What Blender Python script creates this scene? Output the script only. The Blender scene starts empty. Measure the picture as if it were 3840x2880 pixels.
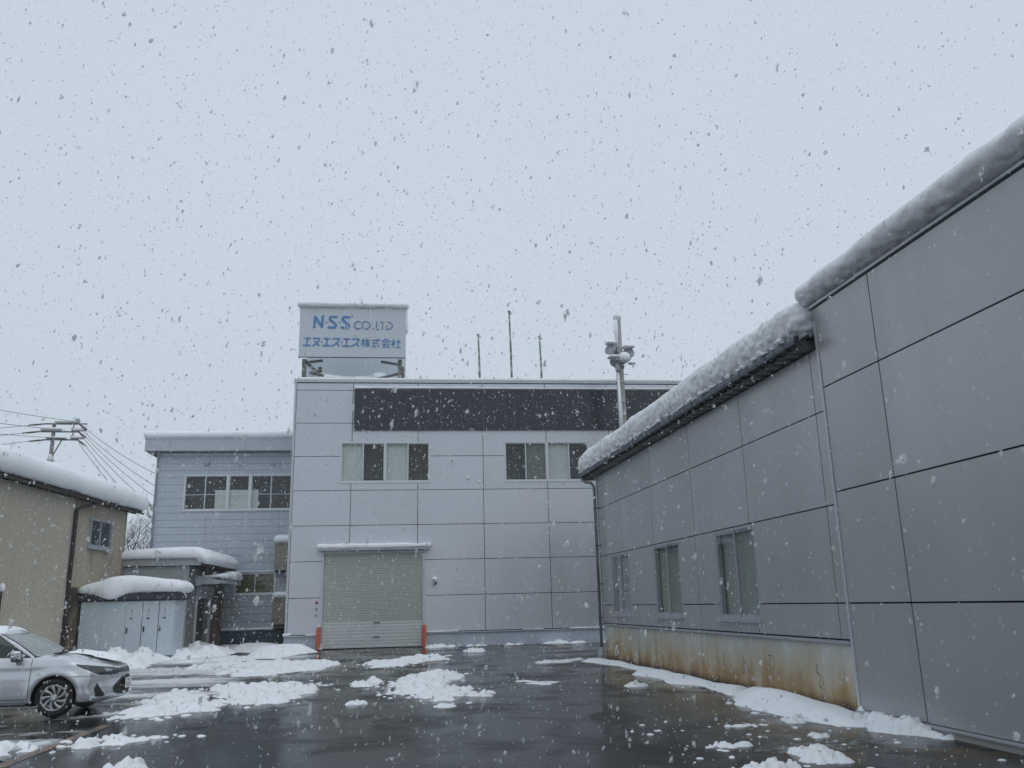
import bpy, math, random
import numpy as np
from mathutils import Vector, Matrix

S = bpy.context.scene
COL = S.collection
rad = math.radians
rng = np.random.default_rng(7)
random.seed(7)

# ------------------------------------------------------------------ camera, sky, sun, exposure
EYE = 1.6
cam = bpy.data.cameras.new("camera")
cam.sensor_width = 36.0
cam.lens = 36.0 * 3183.137 / 3840.0
cam.clip_start = 0.05
cam.clip_end = 2000.0
cam.dof.use_dof = True
cam.dof.focus_distance = 24.0
cam.dof.aperture_fstop = 5.0
co = bpy.data.objects.new("camera", cam)
COL.objects.link(co)
P_, R_, Y_ = rad(14.50992), rad(-1.374634), rad(9.34062)
fw = Vector((math.sin(Y_) * math.cos(P_), math.cos(Y_) * math.cos(P_), math.sin(P_)))
rt = Vector((math.cos(Y_), -math.sin(Y_), 0))
up = rt.cross(fw)
rt2 = rt * math.cos(R_) + up * math.sin(R_)
up2 = -rt * math.sin(R_) + up * math.cos(R_)
m = Matrix((rt2, up2, -fw)).transposed().to_4x4()
m.translation = (0, 0, EYE)
co.matrix_world = m
S.camera = co

w = bpy.data.worlds.new("World")
S.world = w
w.use_nodes = True
nt = w.node_tree
for n in list(nt.nodes):
    nt.nodes.remove(n)
SUN_EL, SUN_AZ = rad(60), rad(150)          # high behind the camera, veiled by cloud
sky = nt.nodes.new("ShaderNodeTexSky")
sky.sky_type = 'NISHITA'
sky.sun_disc = False
sky.sun_elevation = SUN_EL
sky.sun_rotation = SUN_AZ
skm = nt.nodes.new("ShaderNodeVectorMath"); skm.operation = 'SCALE'; skm.inputs[3].default_value = 0.06
nt.links.new(sky.outputs[0], skm.inputs[0])
cloud = nt.nodes.new("ShaderNodeMix"); cloud.data_type = 'RGBA'
cloud.inputs[0].default_value = 0.96           # a closed cloud deck over the blue
cloud.inputs[7].default_value = (0.60, 0.685, 0.775, 1)
nt.links.new(skm.outputs[0], cloud.inputs[6])
nz = nt.nodes.new("ShaderNodeTexNoise"); nz.inputs["Scale"].default_value = 1.6; nz.inputs["Detail"].default_value = 2
mr = nt.nodes.new("ShaderNodeMapRange"); mr.inputs[3].default_value = 0.95; mr.inputs[4].default_value = 1.05
nt.links.new(nz.outputs[0], mr.inputs[0])
sc_ = nt.nodes.new("ShaderNodeVectorMath"); sc_.operation = 'SCALE'
nt.links.new(cloud.outputs[2], sc_.inputs[0]); nt.links.new(mr.outputs[0], sc_.inputs[3])
bg = nt.nodes.new("ShaderNodeBackground"); bg.inputs[1].default_value = 1.0
nt.links.new(sc_.outputs[0], bg.inputs[0])
wo = nt.nodes.new("ShaderNodeOutputWorld")
nt.links.new(bg.outputs[0], wo.inputs[0])

sl = bpy.data.lights.new("sun", 'SUN')
sl.energy = 0.7
sl.angle = rad(70)
sl.color = (1.0, 0.98, 0.95)
so = bpy.data.objects.new("sun", sl)
COL.objects.link(so)
sd = Vector((math.sin(SUN_AZ) * math.cos(SUN_EL), math.cos(SUN_AZ) * math.cos(SUN_EL), math.sin(SUN_EL)))
so.rotation_euler = (-sd).to_track_quat('-Z', 'Y').to_euler()

S.view_settings.view_transform = 'Standard'
S.view_settings.look = 'None'
S.view_settings.exposure = 0.0
S.view_settings.gamma = 1.0
S.view_settings.use_curve_mapping = False
S.cycles.max_bounces = 6
S.cycles.use_denoising = True

# ------------------------------------------------------------------ noise in numpy
def _h(ix, iy, iz, seed):
    n = (ix.astype(np.int64) * 374761393 + iy.astype(np.int64) * 668265263 + iz.astype(np.int64) * 2147483647 + seed * 974634) & 0xffffffff
    n = ((n ^ (n >> 13)) * 1274126177) & 0xffffffff
    n = ((n ^ (n >> 16)) * 2246822519) & 0xffffffff
    return ((n ^ (n >> 15)) & 0xffff) / 65535.0

def noise3(p, seed=0):
    p = np.asarray(p, float)
    i = np.floor(p).astype(np.int64); f = p - i
    f = f * f * (3 - 2 * f)
    r = 0
    for dx in (0, 1):
        for dy in (0, 1):
            for dz in (0, 1):
                wgt = (f[..., 0] if dx else 1 - f[..., 0]) * (f[..., 1] if dy else 1 - f[..., 1]) * (f[..., 2] if dz else 1 - f[..., 2])
                r = r + wgt * _h(i[..., 0] + dx, i[..., 1] + dy, i[..., 2] + dz, seed)
    return r * 2 - 1

def fbm(p, octv=4, seed=0):
    p = np.asarray(p, float); a = 1.0; r = 0; t = 0
    for k in range(octv):
        r = r + a * noise3(p * (2.03 ** k) + 17.3 * k, seed + k); t += a; a *= 0.5
    return r / t

def worley2(x, y, scale, seed=0):
    # distance to nearest jittered cell point, 0..~1
    x = x / scale; y = y / scale
    ix = np.floor(x).astype(np.int64); iy = np.floor(y).astype(np.int64)
    best = np.full(x.shape, 9.0); hid = np.zeros(x.shape)
    z = np.zeros_like(ix)
    for dx in (-1, 0, 1):
        for dy in (-1, 0, 1):
            cx = ix + dx; cy = iy + dy
            px = cx + _h(cx, cy, z, seed); py = cy + _h(cx, cy, z, seed + 5)
            d = np.hypot(px - x, py - y)
            hh = _h(cx, cy, z, seed + 9)
            hid = np.where(d < best, hh, hid); best = np.minimum(best, d)
    return best, hid

# ------------------------------------------------------------------ materials
MATS = {}
def mat(name, col, rough=0.6, metal=0.0, var=0.0, vscale=2.0, vstretch=(1, 1, 1), bump=0.0, bscale=30.0, spec=0.5, rand=0.0,
        col2=None, c2scale=1.0, c2lo=0.5, c2hi=0.7, c2stretch=(1, 1, 1), coat=0.0, rvar=0.0, sss=0.0):
    mt = bpy.data.materials.new(name); mt.use_nodes = True
    t = mt.node_tree; b = t.nodes["Principled BSDF"]
    b.inputs["Base Color"].default_value = (*col, 1); b.inputs["Roughness"].default_value = rough
    b.inputs["Metallic"].default_value = metal; b.inputs["Specular IOR Level"].default_value = spec
    b.inputs["Coat Weight"].default_value = coat
    if sss:
        b.inputs["Subsurface Weight"].default_value = sss
        b.inputs["Subsurface Radius"].default_value = (0.04, 0.05, 0.06)
        b.inputs["Subsurface Scale"].default_value = 1.0
    tc = t.nodes.new("ShaderNodeTexCoord")
    def nz(scale, stretch, det=5):
        mp = t.nodes.new("ShaderNodeMapping"); mp.inputs["Scale"].default_value = stretch
        t.links.new(tc.outputs["Object"], mp.inputs[0])
        n = t.nodes.new("ShaderNodeTexNoise"); n.inputs["Scale"].default_value = scale; n.inputs["Detail"].default_value = det
        t.links.new(mp.outputs[0], n.inputs[0]); return n.outputs[0]
    cur = None
    def rgb():
        nonlocal cur
        if cur is None:
            r = t.nodes.new("ShaderNodeRGB"); r.outputs[0].default_value = (*col, 1); cur = r.outputs[0]
        return cur
    if col2 is not None:
        mr = t.nodes.new("ShaderNodeMapRange"); mr.inputs[1].default_value = c2lo; mr.inputs[2].default_value = c2hi
        t.links.new(nz(c2scale, c2stretch), mr.inputs[0])
        mx = t.nodes.new("ShaderNodeMix"); mx.data_type = 'RGBA'; mx.inputs[7].default_value = (*col2, 1)
        t.links.new(mr.outputs[0], mx.inputs[0]); t.links.new(rgb(), mx.inputs[6]); cur = mx.outputs[2]
    def mul(sock, lo, hi):
        nonlocal cur
        mr = t.nodes.new("ShaderNodeMapRange"); mr.inputs[3].default_value = lo; mr.inputs[4].default_value = hi
        t.links.new(sock, mr.inputs[0])
        vm = t.nodes.new("ShaderNodeVectorMath"); vm.operation = 'SCALE'
        t.links.new(rgb(), vm.inputs[0]); t.links.new(mr.outputs[0], vm.inputs[3]); cur = vm.outputs[0]
    if var:
        mul(nz(vscale, vstretch), 1 - var * 1.6, 1 + var * 1.6)
    if rand:
        oi = t.nodes.new("ShaderNodeObjectInfo"); mul(oi.outputs["Random"], 1 - rand, 1 + rand)
    if cur is not None:
        t.links.new(cur, b.inputs["Base Color"])
    if rvar:
        mr = t.nodes.new("ShaderNodeMapRange"); mr.inputs[1].default_value = .3; mr.inputs[2].default_value = .7
        mr.inputs[3].default_value = max(0, rough - rvar); mr.inputs[4].default_value = rough + rvar
        t.links.new(nz(vscale * 1.7, vstretch), mr.inputs[0]); t.links.new(mr.outputs[0], b.inputs["Roughness"])
    if bump:
        bp = t.nodes.new("ShaderNodeBump"); bp.inputs["Strength"].default_value = bump; bp.inputs["Distance"].default_value = 0.01
        t.links.new(nz(bscale, (1, 1, 1)), bp.inputs["Height"]); t.links.new(bp.outputs[0], b.inputs["Normal"])
    MATS[name] = mt
    return mt

M = {}
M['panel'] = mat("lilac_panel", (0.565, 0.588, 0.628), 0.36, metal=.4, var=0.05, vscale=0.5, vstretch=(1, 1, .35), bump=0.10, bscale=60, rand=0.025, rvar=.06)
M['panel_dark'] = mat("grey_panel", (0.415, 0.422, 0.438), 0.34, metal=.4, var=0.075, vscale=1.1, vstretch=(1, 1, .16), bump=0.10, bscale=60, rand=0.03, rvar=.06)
M['joint'] = mat("joint_rubber", (0.012, 0.012, 0.016), 0.7)
M['trim'] = mat("aluminium_trim", (0.50, 0.53, 0.56), 0.4, metal=0.25, var=0.03)
M['frame'] = mat("window_alloy", (0.60, 0.63, 0.64), 0.42, metal=0.1, var=0.02)
M['frame_dark'] = mat("grey_window_alloy", (0.36, 0.39, 0.42), 0.42, metal=0.1, var=0.02)
M['curtain'] = mat("pale_curtain", (0.69, 0.71, 0.69), 0.9, var=0.05, vscale=4)
M['curtain_green'] = mat("pleated_curtain", (0.27, 0.31, 0.25), 0.9, var=0.1, vscale=6, vstretch=(6, 6, .2))
M['blind'] = mat("grey_green_blind", (0.47, 0.52, 0.47), 0.6)
M['room'] = mat("dim_interior", (0.06, 0.065, 0.06), 0.9, var=.2, vscale=1.5)
M['plinth'] = mat("bluish_painted_concrete", (0.40, 0.45, 0.52), 0.6, var=0.06, vscale=1.2, vstretch=(1, 1, .4), bump=.15, bscale=40)
M['shut_old'] = mat("shutter_weathered", (0.42, 0.435, 0.405), 0.5, metal=.1, var=0.05, vscale=1.2, vstretch=(1, 1, .3), rand=.02)
M['shut_new'] = mat("shutter_lower", (0.56, 0.585, 0.575), 0.45, metal=.1, var=0.05, vscale=1.5, rand=.03)
M['orange'] = mat("orange_paint", (0.62, 0.12, 0.045), 0.5, var=.08, vscale=5, col2=(.3, .12, .07), c2scale=7, c2lo=.6, c2hi=.75)
M['black'] = mat("black_plastic", (0.015, 0.016, 0.018), 0.45)
M['steel_dark'] = mat("dark_galvanised_steel", (0.12, 0.125, 0.12), 0.55, metal=.3, var=.15, vscale=6, col2=(.35, .37, .38), c2scale=9, c2lo=.58, c2hi=.66)
M['pole_rust'] = mat("weathered_flagpole", (0.17, 0.13, 0.125), 0.6, var=.15, vscale=3, col2=(.45, .46, .48), c2scale=3, c2lo=.5, c2hi=.6)
M['signboard'] = mat("pale_sign_steel", (0.55, 0.61, 0.655), 0.45, var=.03, vscale=.8)
M['blue'] = mat("blue_lettering", (0.075, 0.21, 0.48), 0.5, var=.12, vscale=6)
M['blue2'] = mat("faded_blue_lettering", (0.11, 0.20, 0.42), 0.5, var=.12, vscale=6)
M['concrete'] = mat("grey_concrete", (0.30, 0.305, 0.29), 0.75, var=.12, vscale=3, bump=.2, bscale=40)
M['gutter'] = mat("dark_slate_gutter", (0.085, 0.097, 0.118), 0.4, metal=.2, var=.1, vscale=4, rand=.15)
M['deck'] = mat("folded_roof_deck", (0.24, 0.25, 0.24), 0.5, metal=.3, var=.1)
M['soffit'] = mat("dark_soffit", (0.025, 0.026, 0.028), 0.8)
M['siding'] = mat("blue_grey_siding", (0.42, 0.47, 0.53), 0.5, var=.035, vscale=.8, vstretch=(.4, 1, 1), rand=.02)
M['fascia'] = mat("grey_fascia_sheet", (0.42, 0.46, 0.51), 0.5, var=.06, vscale=1, col2=(.22, .16, .15), c2scale=1.2, c2lo=.69, c2hi=.76)
M['pipe'] = mat("grey_pipe", (0.30, 0.33, 0.36), 0.45, var=.05)
M['pipe_brown'] = mat("dull_brown_pipe", (0.16, 0.145, 0.13), 0.45, var=.1, vscale=4)
M['teal'] = mat("teal_skirt", (0.045, 0.10, 0.115), 0.6, var=.2, vscale=3)
M['ochre'] = mat("ochre_board", (0.13, 0.115, 0.045), 0.55, var=.15, vscale=3)
M['tan'] = mat("tan_corrugated_steel", (0.455, 0.42, 0.35), 0.6, var=.07, vscale=1.0, vstretch=(3, 3, .3), col2=(.13, .095, .06), c2scale=.7, c2lo=.66, c2hi=.9, c2stretch=(2, 2, .6))
M['tan2'] = mat("brown_corrugated_steel", (0.40, 0.355, 0.285), 0.6, var=.09, vscale=1.2, vstretch=(3, 3, .3), col2=(.07, .045, .03), c2scale=.9, c2lo=.56, c2hi=.82, c2stretch=(1.5, 1.5, .7))
M['tan3'] = mat("rusted_lower_sheet", (0.22, 0.175, 0.125), 0.7, var=.15, vscale=1.5, vstretch=(3, 3, .4), col2=(.05, .038, .03), c2scale=1.1, c2lo=.42, c2hi=.62, c2stretch=(1.6, 1.6, .7))
M['crack'] = mat("dirt_filled_crack", (0.13, 0.10, 0.07), 0.8)
M['tanbox'] = mat("tan_box_paint", (0.27, 0.245, 0.205), 0.6, var=.08, vscale=3)
M['wood'] = mat("blackened_eave_board", (0.035, 0.03, 0.027), 0.8, var=.3, vscale=5)
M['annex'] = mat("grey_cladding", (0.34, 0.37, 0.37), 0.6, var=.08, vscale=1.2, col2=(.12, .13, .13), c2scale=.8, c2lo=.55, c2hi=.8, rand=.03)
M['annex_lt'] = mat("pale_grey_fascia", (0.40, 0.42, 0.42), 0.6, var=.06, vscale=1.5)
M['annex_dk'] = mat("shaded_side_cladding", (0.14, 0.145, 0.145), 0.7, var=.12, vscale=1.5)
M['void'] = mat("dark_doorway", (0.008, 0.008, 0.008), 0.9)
M['brownpost'] = mat("brown_post", (0.15, 0.11, 0.085), 0.7, var=.15, vscale=4)
M['cabinet'] = mat("pale_blue_cabinet", (0.50, 0.57, 0.62), 0.42, var=.04, vscale=1.2, vstretch=(1, 1, .3), rand=.03, col2=(.30, .27, .22), c2scale=1.4, c2lo=.72, c2hi=.86)
M['cab_dark'] = mat("dark_roof_rim", (0.035, 0.04, 0.05), 0.6, var=.2, vscale=5)
M['red'] = mat("red_mark", (0.30, 0.05, 0.06), 0.5)
M['white'] = mat("white_paint", (0.72, 0.73, 0.72), 0.5, var=.04)
M['snow'] = mat("settled_snow", (0.86, 0.885, 0.92), 0.75, bump=.25, bscale=45, spec=.25, var=.02, vscale=2)
M['snow_rough'] = mat("crusted_eave_snow", (0.80, 0.815, 0.84), 0.75, bump=1.0, bscale=11, spec=.25, var=.06, vscale=3)
M['snow_wet'] = mat("wet_lump_snow", (0.79, 0.815, 0.845), 0.55, bump=.5, bscale=18, spec=.35, var=.05, vscale=2.5)
def slush_mat():
    # soaked low film is dark, the standing ridges have drained and are pale
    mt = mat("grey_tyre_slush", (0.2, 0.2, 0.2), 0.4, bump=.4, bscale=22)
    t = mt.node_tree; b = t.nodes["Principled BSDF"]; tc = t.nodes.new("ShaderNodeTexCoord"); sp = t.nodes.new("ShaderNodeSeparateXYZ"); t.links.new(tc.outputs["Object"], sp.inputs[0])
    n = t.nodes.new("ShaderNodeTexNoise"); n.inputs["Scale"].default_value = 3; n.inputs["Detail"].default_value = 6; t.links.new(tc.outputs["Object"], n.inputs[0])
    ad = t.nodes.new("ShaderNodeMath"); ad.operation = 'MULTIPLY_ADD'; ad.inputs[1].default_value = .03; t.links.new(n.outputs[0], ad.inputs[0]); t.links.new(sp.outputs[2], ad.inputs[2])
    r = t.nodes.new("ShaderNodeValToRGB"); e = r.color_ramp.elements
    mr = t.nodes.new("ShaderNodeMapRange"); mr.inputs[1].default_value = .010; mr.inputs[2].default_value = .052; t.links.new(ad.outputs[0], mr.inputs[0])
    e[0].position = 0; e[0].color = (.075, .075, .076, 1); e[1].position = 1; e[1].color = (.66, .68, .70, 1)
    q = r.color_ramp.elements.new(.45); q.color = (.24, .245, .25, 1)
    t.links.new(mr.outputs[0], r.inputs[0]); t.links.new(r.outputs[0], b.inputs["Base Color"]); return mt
M['slush'] = slush_mat()
def flake_mat():
    mt = bpy.data.materials.new("falling_flake"); mt.use_nodes = True; t = mt.node_tree
    for n in list(t.nodes):
        t.nodes.remove(n)
    o = t.nodes.new("ShaderNodeOutputMaterial"); d = t.nodes.new("ShaderNodeBsdfDiffuse"); r = t.nodes.new("ShaderNodeBsdfTranslucent"); x = t.nodes.new("ShaderNodeMixShader")
    d.inputs[0].default_value = (.93, .94, .95, 1); r.inputs[0].default_value = (.93, .94, .95, 1); x.inputs[0].default_value = .80
    t.links.new(d.outputs[0], x.inputs[1]); t.links.new(r.outputs[0], x.inputs[2]); t.links.new(x.outputs[0], o.inputs[0]); return mt
M['flake'] = flake_mat()
M['bark'] = mat("dark_bark", (0.045, 0.04, 0.038), 0.85, var=.2, vscale=5)
M['utilpole'] = mat("aged_concrete_pole", (0.20, 0.20, 0.19), 0.8, var=.15, vscale=4)
M['insul'] = mat("brown_insulator", (0.10, 0.075, 0.07), 0.5)
M['wire'] = mat("black_cable", (0.06, 0.06, 0.065), 0.5)
M['lamp'] = mat("grey_lamp_housing", (0.40, 0.42, 0.43), 0.4, metal=.3, var=.08, vscale=6)
M['car'] = mat("silver_car_paint", (0.62, 0.635, 0.665), 0.24, metal=.6, coat=.6, var=.02, vscale=3, rvar=.05)
M['carglass'] = mat("tinted_car_glass", (0.02, 0.03, 0.027), 0.05, spec=.6)
M['frost'] = mat("sleet_covered_glass", (0.28, 0.31, 0.31), 0.4, var=.2, vscale=6, col2=(.45, .48, .5), c2scale=14, c2lo=.58, c2hi=.7, bump=.3, bscale=40)
M['tyre'] = mat("tyre_rubber", (0.012, 0.012, 0.013), 0.75, bump=.2, bscale=30)
M['hub'] = mat("silver_wheel_cover", (0.38, 0.39, 0.40), 0.35, metal=.5, var=.06, vscale=9)
M['headlamp'] = mat("headlamp_lens", (0.05, 0.055, 0.06), 0.08, spec=.7, var=.5, vscale=9)
M['chrome'] = mat("dull_chrome", (0.35, 0.36, 0.38), 0.2, metal=.9)
M['solar_rib'] = mat("solar_frame", (0.10, 0.105, 0.115), 0.4, metal=.5)

def glass_mat(name, tint, refl=0.10):
    mt = bpy.data.materials.new(name); mt.use_nodes = True; t = mt.node_tree
    for n in list(t.nodes):
        t.nodes.remove(n)
    o = t.nodes.new("ShaderNodeOutputMaterial"); tr = t.nodes.new("ShaderNodeBsdfTransparent"); tr.inputs[0].default_value = (*tint, 1)
    gl = t.nodes.new("ShaderNodeBsdfGlossy"); gl.inputs["Roughness"].default_value = .02; gl.inputs[0].default_value = (.95, .97, .97, 1)
    fr = t.nodes.new("ShaderNodeLayerWeight"); fr.inputs[0].default_value = .5
    pw = t.nodes.new("ShaderNodeMath"); pw.operation = 'POWER'; pw.inputs[1].default_value = 4.5; t.links.new(fr.outputs[1], pw.inputs[0])
    ad = t.nodes.new("ShaderNodeMath"); ad.operation = 'MULTIPLY_ADD'; ad.inputs[1].default_value = .92; ad.inputs[2].default_value = refl * .5
    mx = t.nodes.new("ShaderNodeMixShader")
    t.links.new(pw.outputs[0], ad.inputs[0]); t.links.new(ad.outputs[0], mx.inputs[0]); t.links.new(tr.outputs[0], mx.inputs[1]); t.links.new(gl.outputs[0], mx.inputs[2])
    t.links.new(mx.outputs[0], o.inputs[0]); return mt
M['glass'] = glass_mat("window_glass", (.84, .87, .86))

def solar_mat():
    mt = mat("thin_film_solar_cell", (0.013, 0.015, 0.021), 0.22, spec=.5)
    t = mt.node_tree; b = t.nodes["Principled BSDF"]; tc = t.nodes.new("ShaderNodeTexCoord")
    sp = t.nodes.new("ShaderNodeSeparateXYZ"); t.links.new(tc.outputs["Object"], sp.inputs[0])
    mu = t.nodes.new("ShaderNodeMath"); mu.operation = 'MULTIPLY'; mu.inputs[1].default_value = 9.0; t.links.new(sp.outputs[0], mu.inputs[0])
    fr = t.nodes.new("ShaderNodeMath"); fr.operation = 'FRACT'; t.links.new(mu.outputs[0], fr.inputs[0])
    gt = t.nodes.new("ShaderNodeMath"); gt.operation = 'GREATER_THAN'; gt.inputs[1].default_value = .86; t.links.new(fr.outputs[0], gt.inputs[0])
    mx = t.nodes.new("ShaderNodeMix"); mx.data_type = 'RGBA'; mx.inputs[6].default_value = (.013, .015, .021, 1); mx.inputs[7].default_value = (.045, .048, .055, 1)
    t.links.new(gt.outputs[0], mx.inputs[0]); t.links.new(mx.outputs[2], b.inputs["Base Color"]); return mt
M['solar'] = solar_mat()

def stained_mat():
    # grey-white render with rust streaks that start low and run up the wall unevenly
    mt = mat("rust_stained_render", (0.47, 0.50, 0.48), 0.7, bump=.2, bscale=25)
    t = mt.node_tree; b = t.nodes["Principled BSDF"]; tc = t.nodes.new("ShaderNodeTexCoord")
    sp = t.nodes.new("ShaderNodeSeparateXYZ"); t.links.new(tc.outputs["Object"], sp.inputs[0])
    def nz(sc, st, det=5):
        mp = t.nodes.new("ShaderNodeMapping"); mp.inputs["Scale"].default_value = st; t.links.new(tc.outputs["Object"], mp.inputs[0])
        n = t.nodes.new("ShaderNodeTexNoise"); n.inputs["Scale"].default_value = sc; n.inputs["Detail"].default_value = det
        t.links.new(mp.outputs[0], n.inputs[0]); return n.outputs[0]
    def mth(op, a, bb):
        n = t.nodes.new("ShaderNodeMath"); n.operation = op
        for k, q in enumerate((a, bb)):
            if isinstance(q, (int, float)): n.inputs[k].default_value = q
            else: t.links.new(q, n.inputs[k])
        return n.outputs[0]
    z = sp.outputs[2]
    st = nz(2.2, (1, 1, .18)); bl = nz(.9, (1, 1, 1)); fine = nz(9, (1, 1, .25))
    # height the stain reaches
    reach = mth('ADD', mth('MULTIPLY', st, 0.9), mth('MULTIPLY', bl, 0.75))
    lvl = mth('SUBTRACT', reach, mth('MULTIPLY', z, 0.75))
    def mrng(s, lo, hi):
        n = t.nodes.new("ShaderNodeMapRange"); n.inputs[1].default_value = lo; n.inputs[2].default_value = hi; t.links.new(s, n.inputs[0]); return n.outputs[0]
    def mix(f, c1, c2):
        n = t.nodes.new("ShaderNodeMix"); n.data_type = 'RGBA'; t.links.new(f, n.inputs[0])
        for k, q in ((6, c1), (7, c2)):
            if isinstance(q, tuple): n.inputs[k].default_value = (*q, 1)
            else: t.links.new(q, n.inputs[k])
        return n.outputs[2]
    c = mix(mrng(fine, .35, .7), (.56, .59, .56), (.47, .50, .48))
    c = mix(mrng(lvl, .08, .72), c, (.39, .285, .155))
    c = mix(mrng(mth('ADD', lvl, mth('MULTIPLY', fine, .3)), .68, 1.15), c, (.23, .125, .042))
    c = mix(mrng(mth('SUBTRACT', mth('MULTIPLY', st, .28), z), -.04, .10), c, (.05, .03, .018))
    t.links.new(c, b.inputs["Base Color"]); return mt
M['stained'] = stained_mat()

def asphalt_mat():
    mt = mat("wet_asphalt", (0.028, 0.029, 0.031), 0.3, spec=.22)
    t = mt.node_tree; b = t.nodes["Principled BSDF"]; tc = t.nodes.new("ShaderNodeTexCoord")
    def nz(sc, st=(1, 1, 1), det=6, dist=0):
        mp = t.nodes.new("ShaderNodeMapping"); mp.inputs["Scale"].default_value = st; t.links.new(tc.outputs["Object"], mp.inputs[0])
        n = t.nodes.new("ShaderNodeTexNoise"); n.inputs["Scale"].default_value = sc; n.inputs["Detail"].default_value = det
        n.inputs["Distortion"].default_value = dist
        t.links.new(mp.outputs[0], n.inputs[0]); return n.outputs[0]
    def mrng(s, lo, hi, a=0., bb=1.):
        n = t.nodes.new("ShaderNodeMapRange"); n.inputs[1].default_value = lo; n.inputs[2].default_value = hi
        n.inputs[3].default_value = a; n.inputs[4].default_value = bb; t.links.new(s, n.inputs[0]); return n.outputs[0]
    def mix(f, c1, c2):
        n = t.nodes.new("ShaderNodeMix"); n.data_type = 'RGBA'; t.links.new(f, n.inputs[0])
        for k, q in ((6, c1), (7, c2)):
            if isinstance(q, tuple): n.inputs[k].default_value = (*q, 1)
            else: t.links.new(q, n.inputs[k])
        return n.outputs[2]
    def mth(op, a, bb):
        n = t.nodes.new("ShaderNodeMath"); n.operation = op
        for k, q in enumerate((a, bb)):
            if isinstance(q, (int, float)): n.inputs[k].default_value = q
            else: t.links.new(q, n.inputs[k])
        return n.outputs[0]
    big = nz(.35, (1, 1.6, 1)); grain = nz(38, det=4); streak = nz(.8, (1.1, .8, 1), dist=.9); fine = nz(10, (.8, 1.2, 1))
    c = mix(mrng(grain, .35, .65), (.008, .008, .0076), (.034, .0335, .032)); c = mix(mrng(nz(3.2, (.7, 1.3, 1), 7), .40, .70, 0, .5), c, (.044, .043, .041)); c = mix(mrng(nz(15, (.8, 1.2, 1), 5), .45, .66, 0, .75), c, (.006, .006, .0055))
    # silt washed off the rusty wall
    sp = t.nodes.new("ShaderNodeSeparateXYZ"); t.links.new(tc.outputs["Object"], sp.inputs[0])
    silt = mth('MULTIPLY', mrng(sp.outputs[0], 3.2, 6.0), mrng(nz(1.1, (.8, 1.3, 1), dist=.5), .42, .60))
    c = mix(silt, c, (.085, .062, .036))
    t.links.new(c, b.inputs["Base Color"])
    # film of water: puddled glossy bands and drier crests
    wet = mth('ADD', mth('MULTIPLY', streak, .6), mth('MULTIPLY', big, .5))
    r = mrng(wet, .50, .66, .06, .36)
    t.links.new(r, b.inputs["Roughness"]); b.inputs["IOR"].default_value = 1.33
    bp = t.nodes.new("ShaderNodeBump"); bp.inputs["Distance"].default_value = .012; bp.inputs["Strength"].default_value = .5
    hgt = mth('ADD', mth('MULTIPLY', grain, mrng(wet, .45, .65, .12, .6)), mth('MULTIPLY', fine, .45))
    t.links.new(hgt, bp.inputs["Height"]); t.links.new(bp.outputs[0], b.inputs["Normal"])
    return mt
M['asphalt'] = asphalt_mat()
M['line_o'] = mat("worn_orange_line", (0.24, 0.11, 0.055), 0.35, var=.2, vscale=4, col2=(.035, .034, .034), c2scale=5, c2lo=.40, c2hi=.58)
M['line_y'] = mat("worn_yellow_line", (0.42, 0.26, 0.13), 0.35, var=.2, vscale=4, col2=(.04, .038, .036), c2scale=4, c2lo=.48, c2hi=.62)

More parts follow.
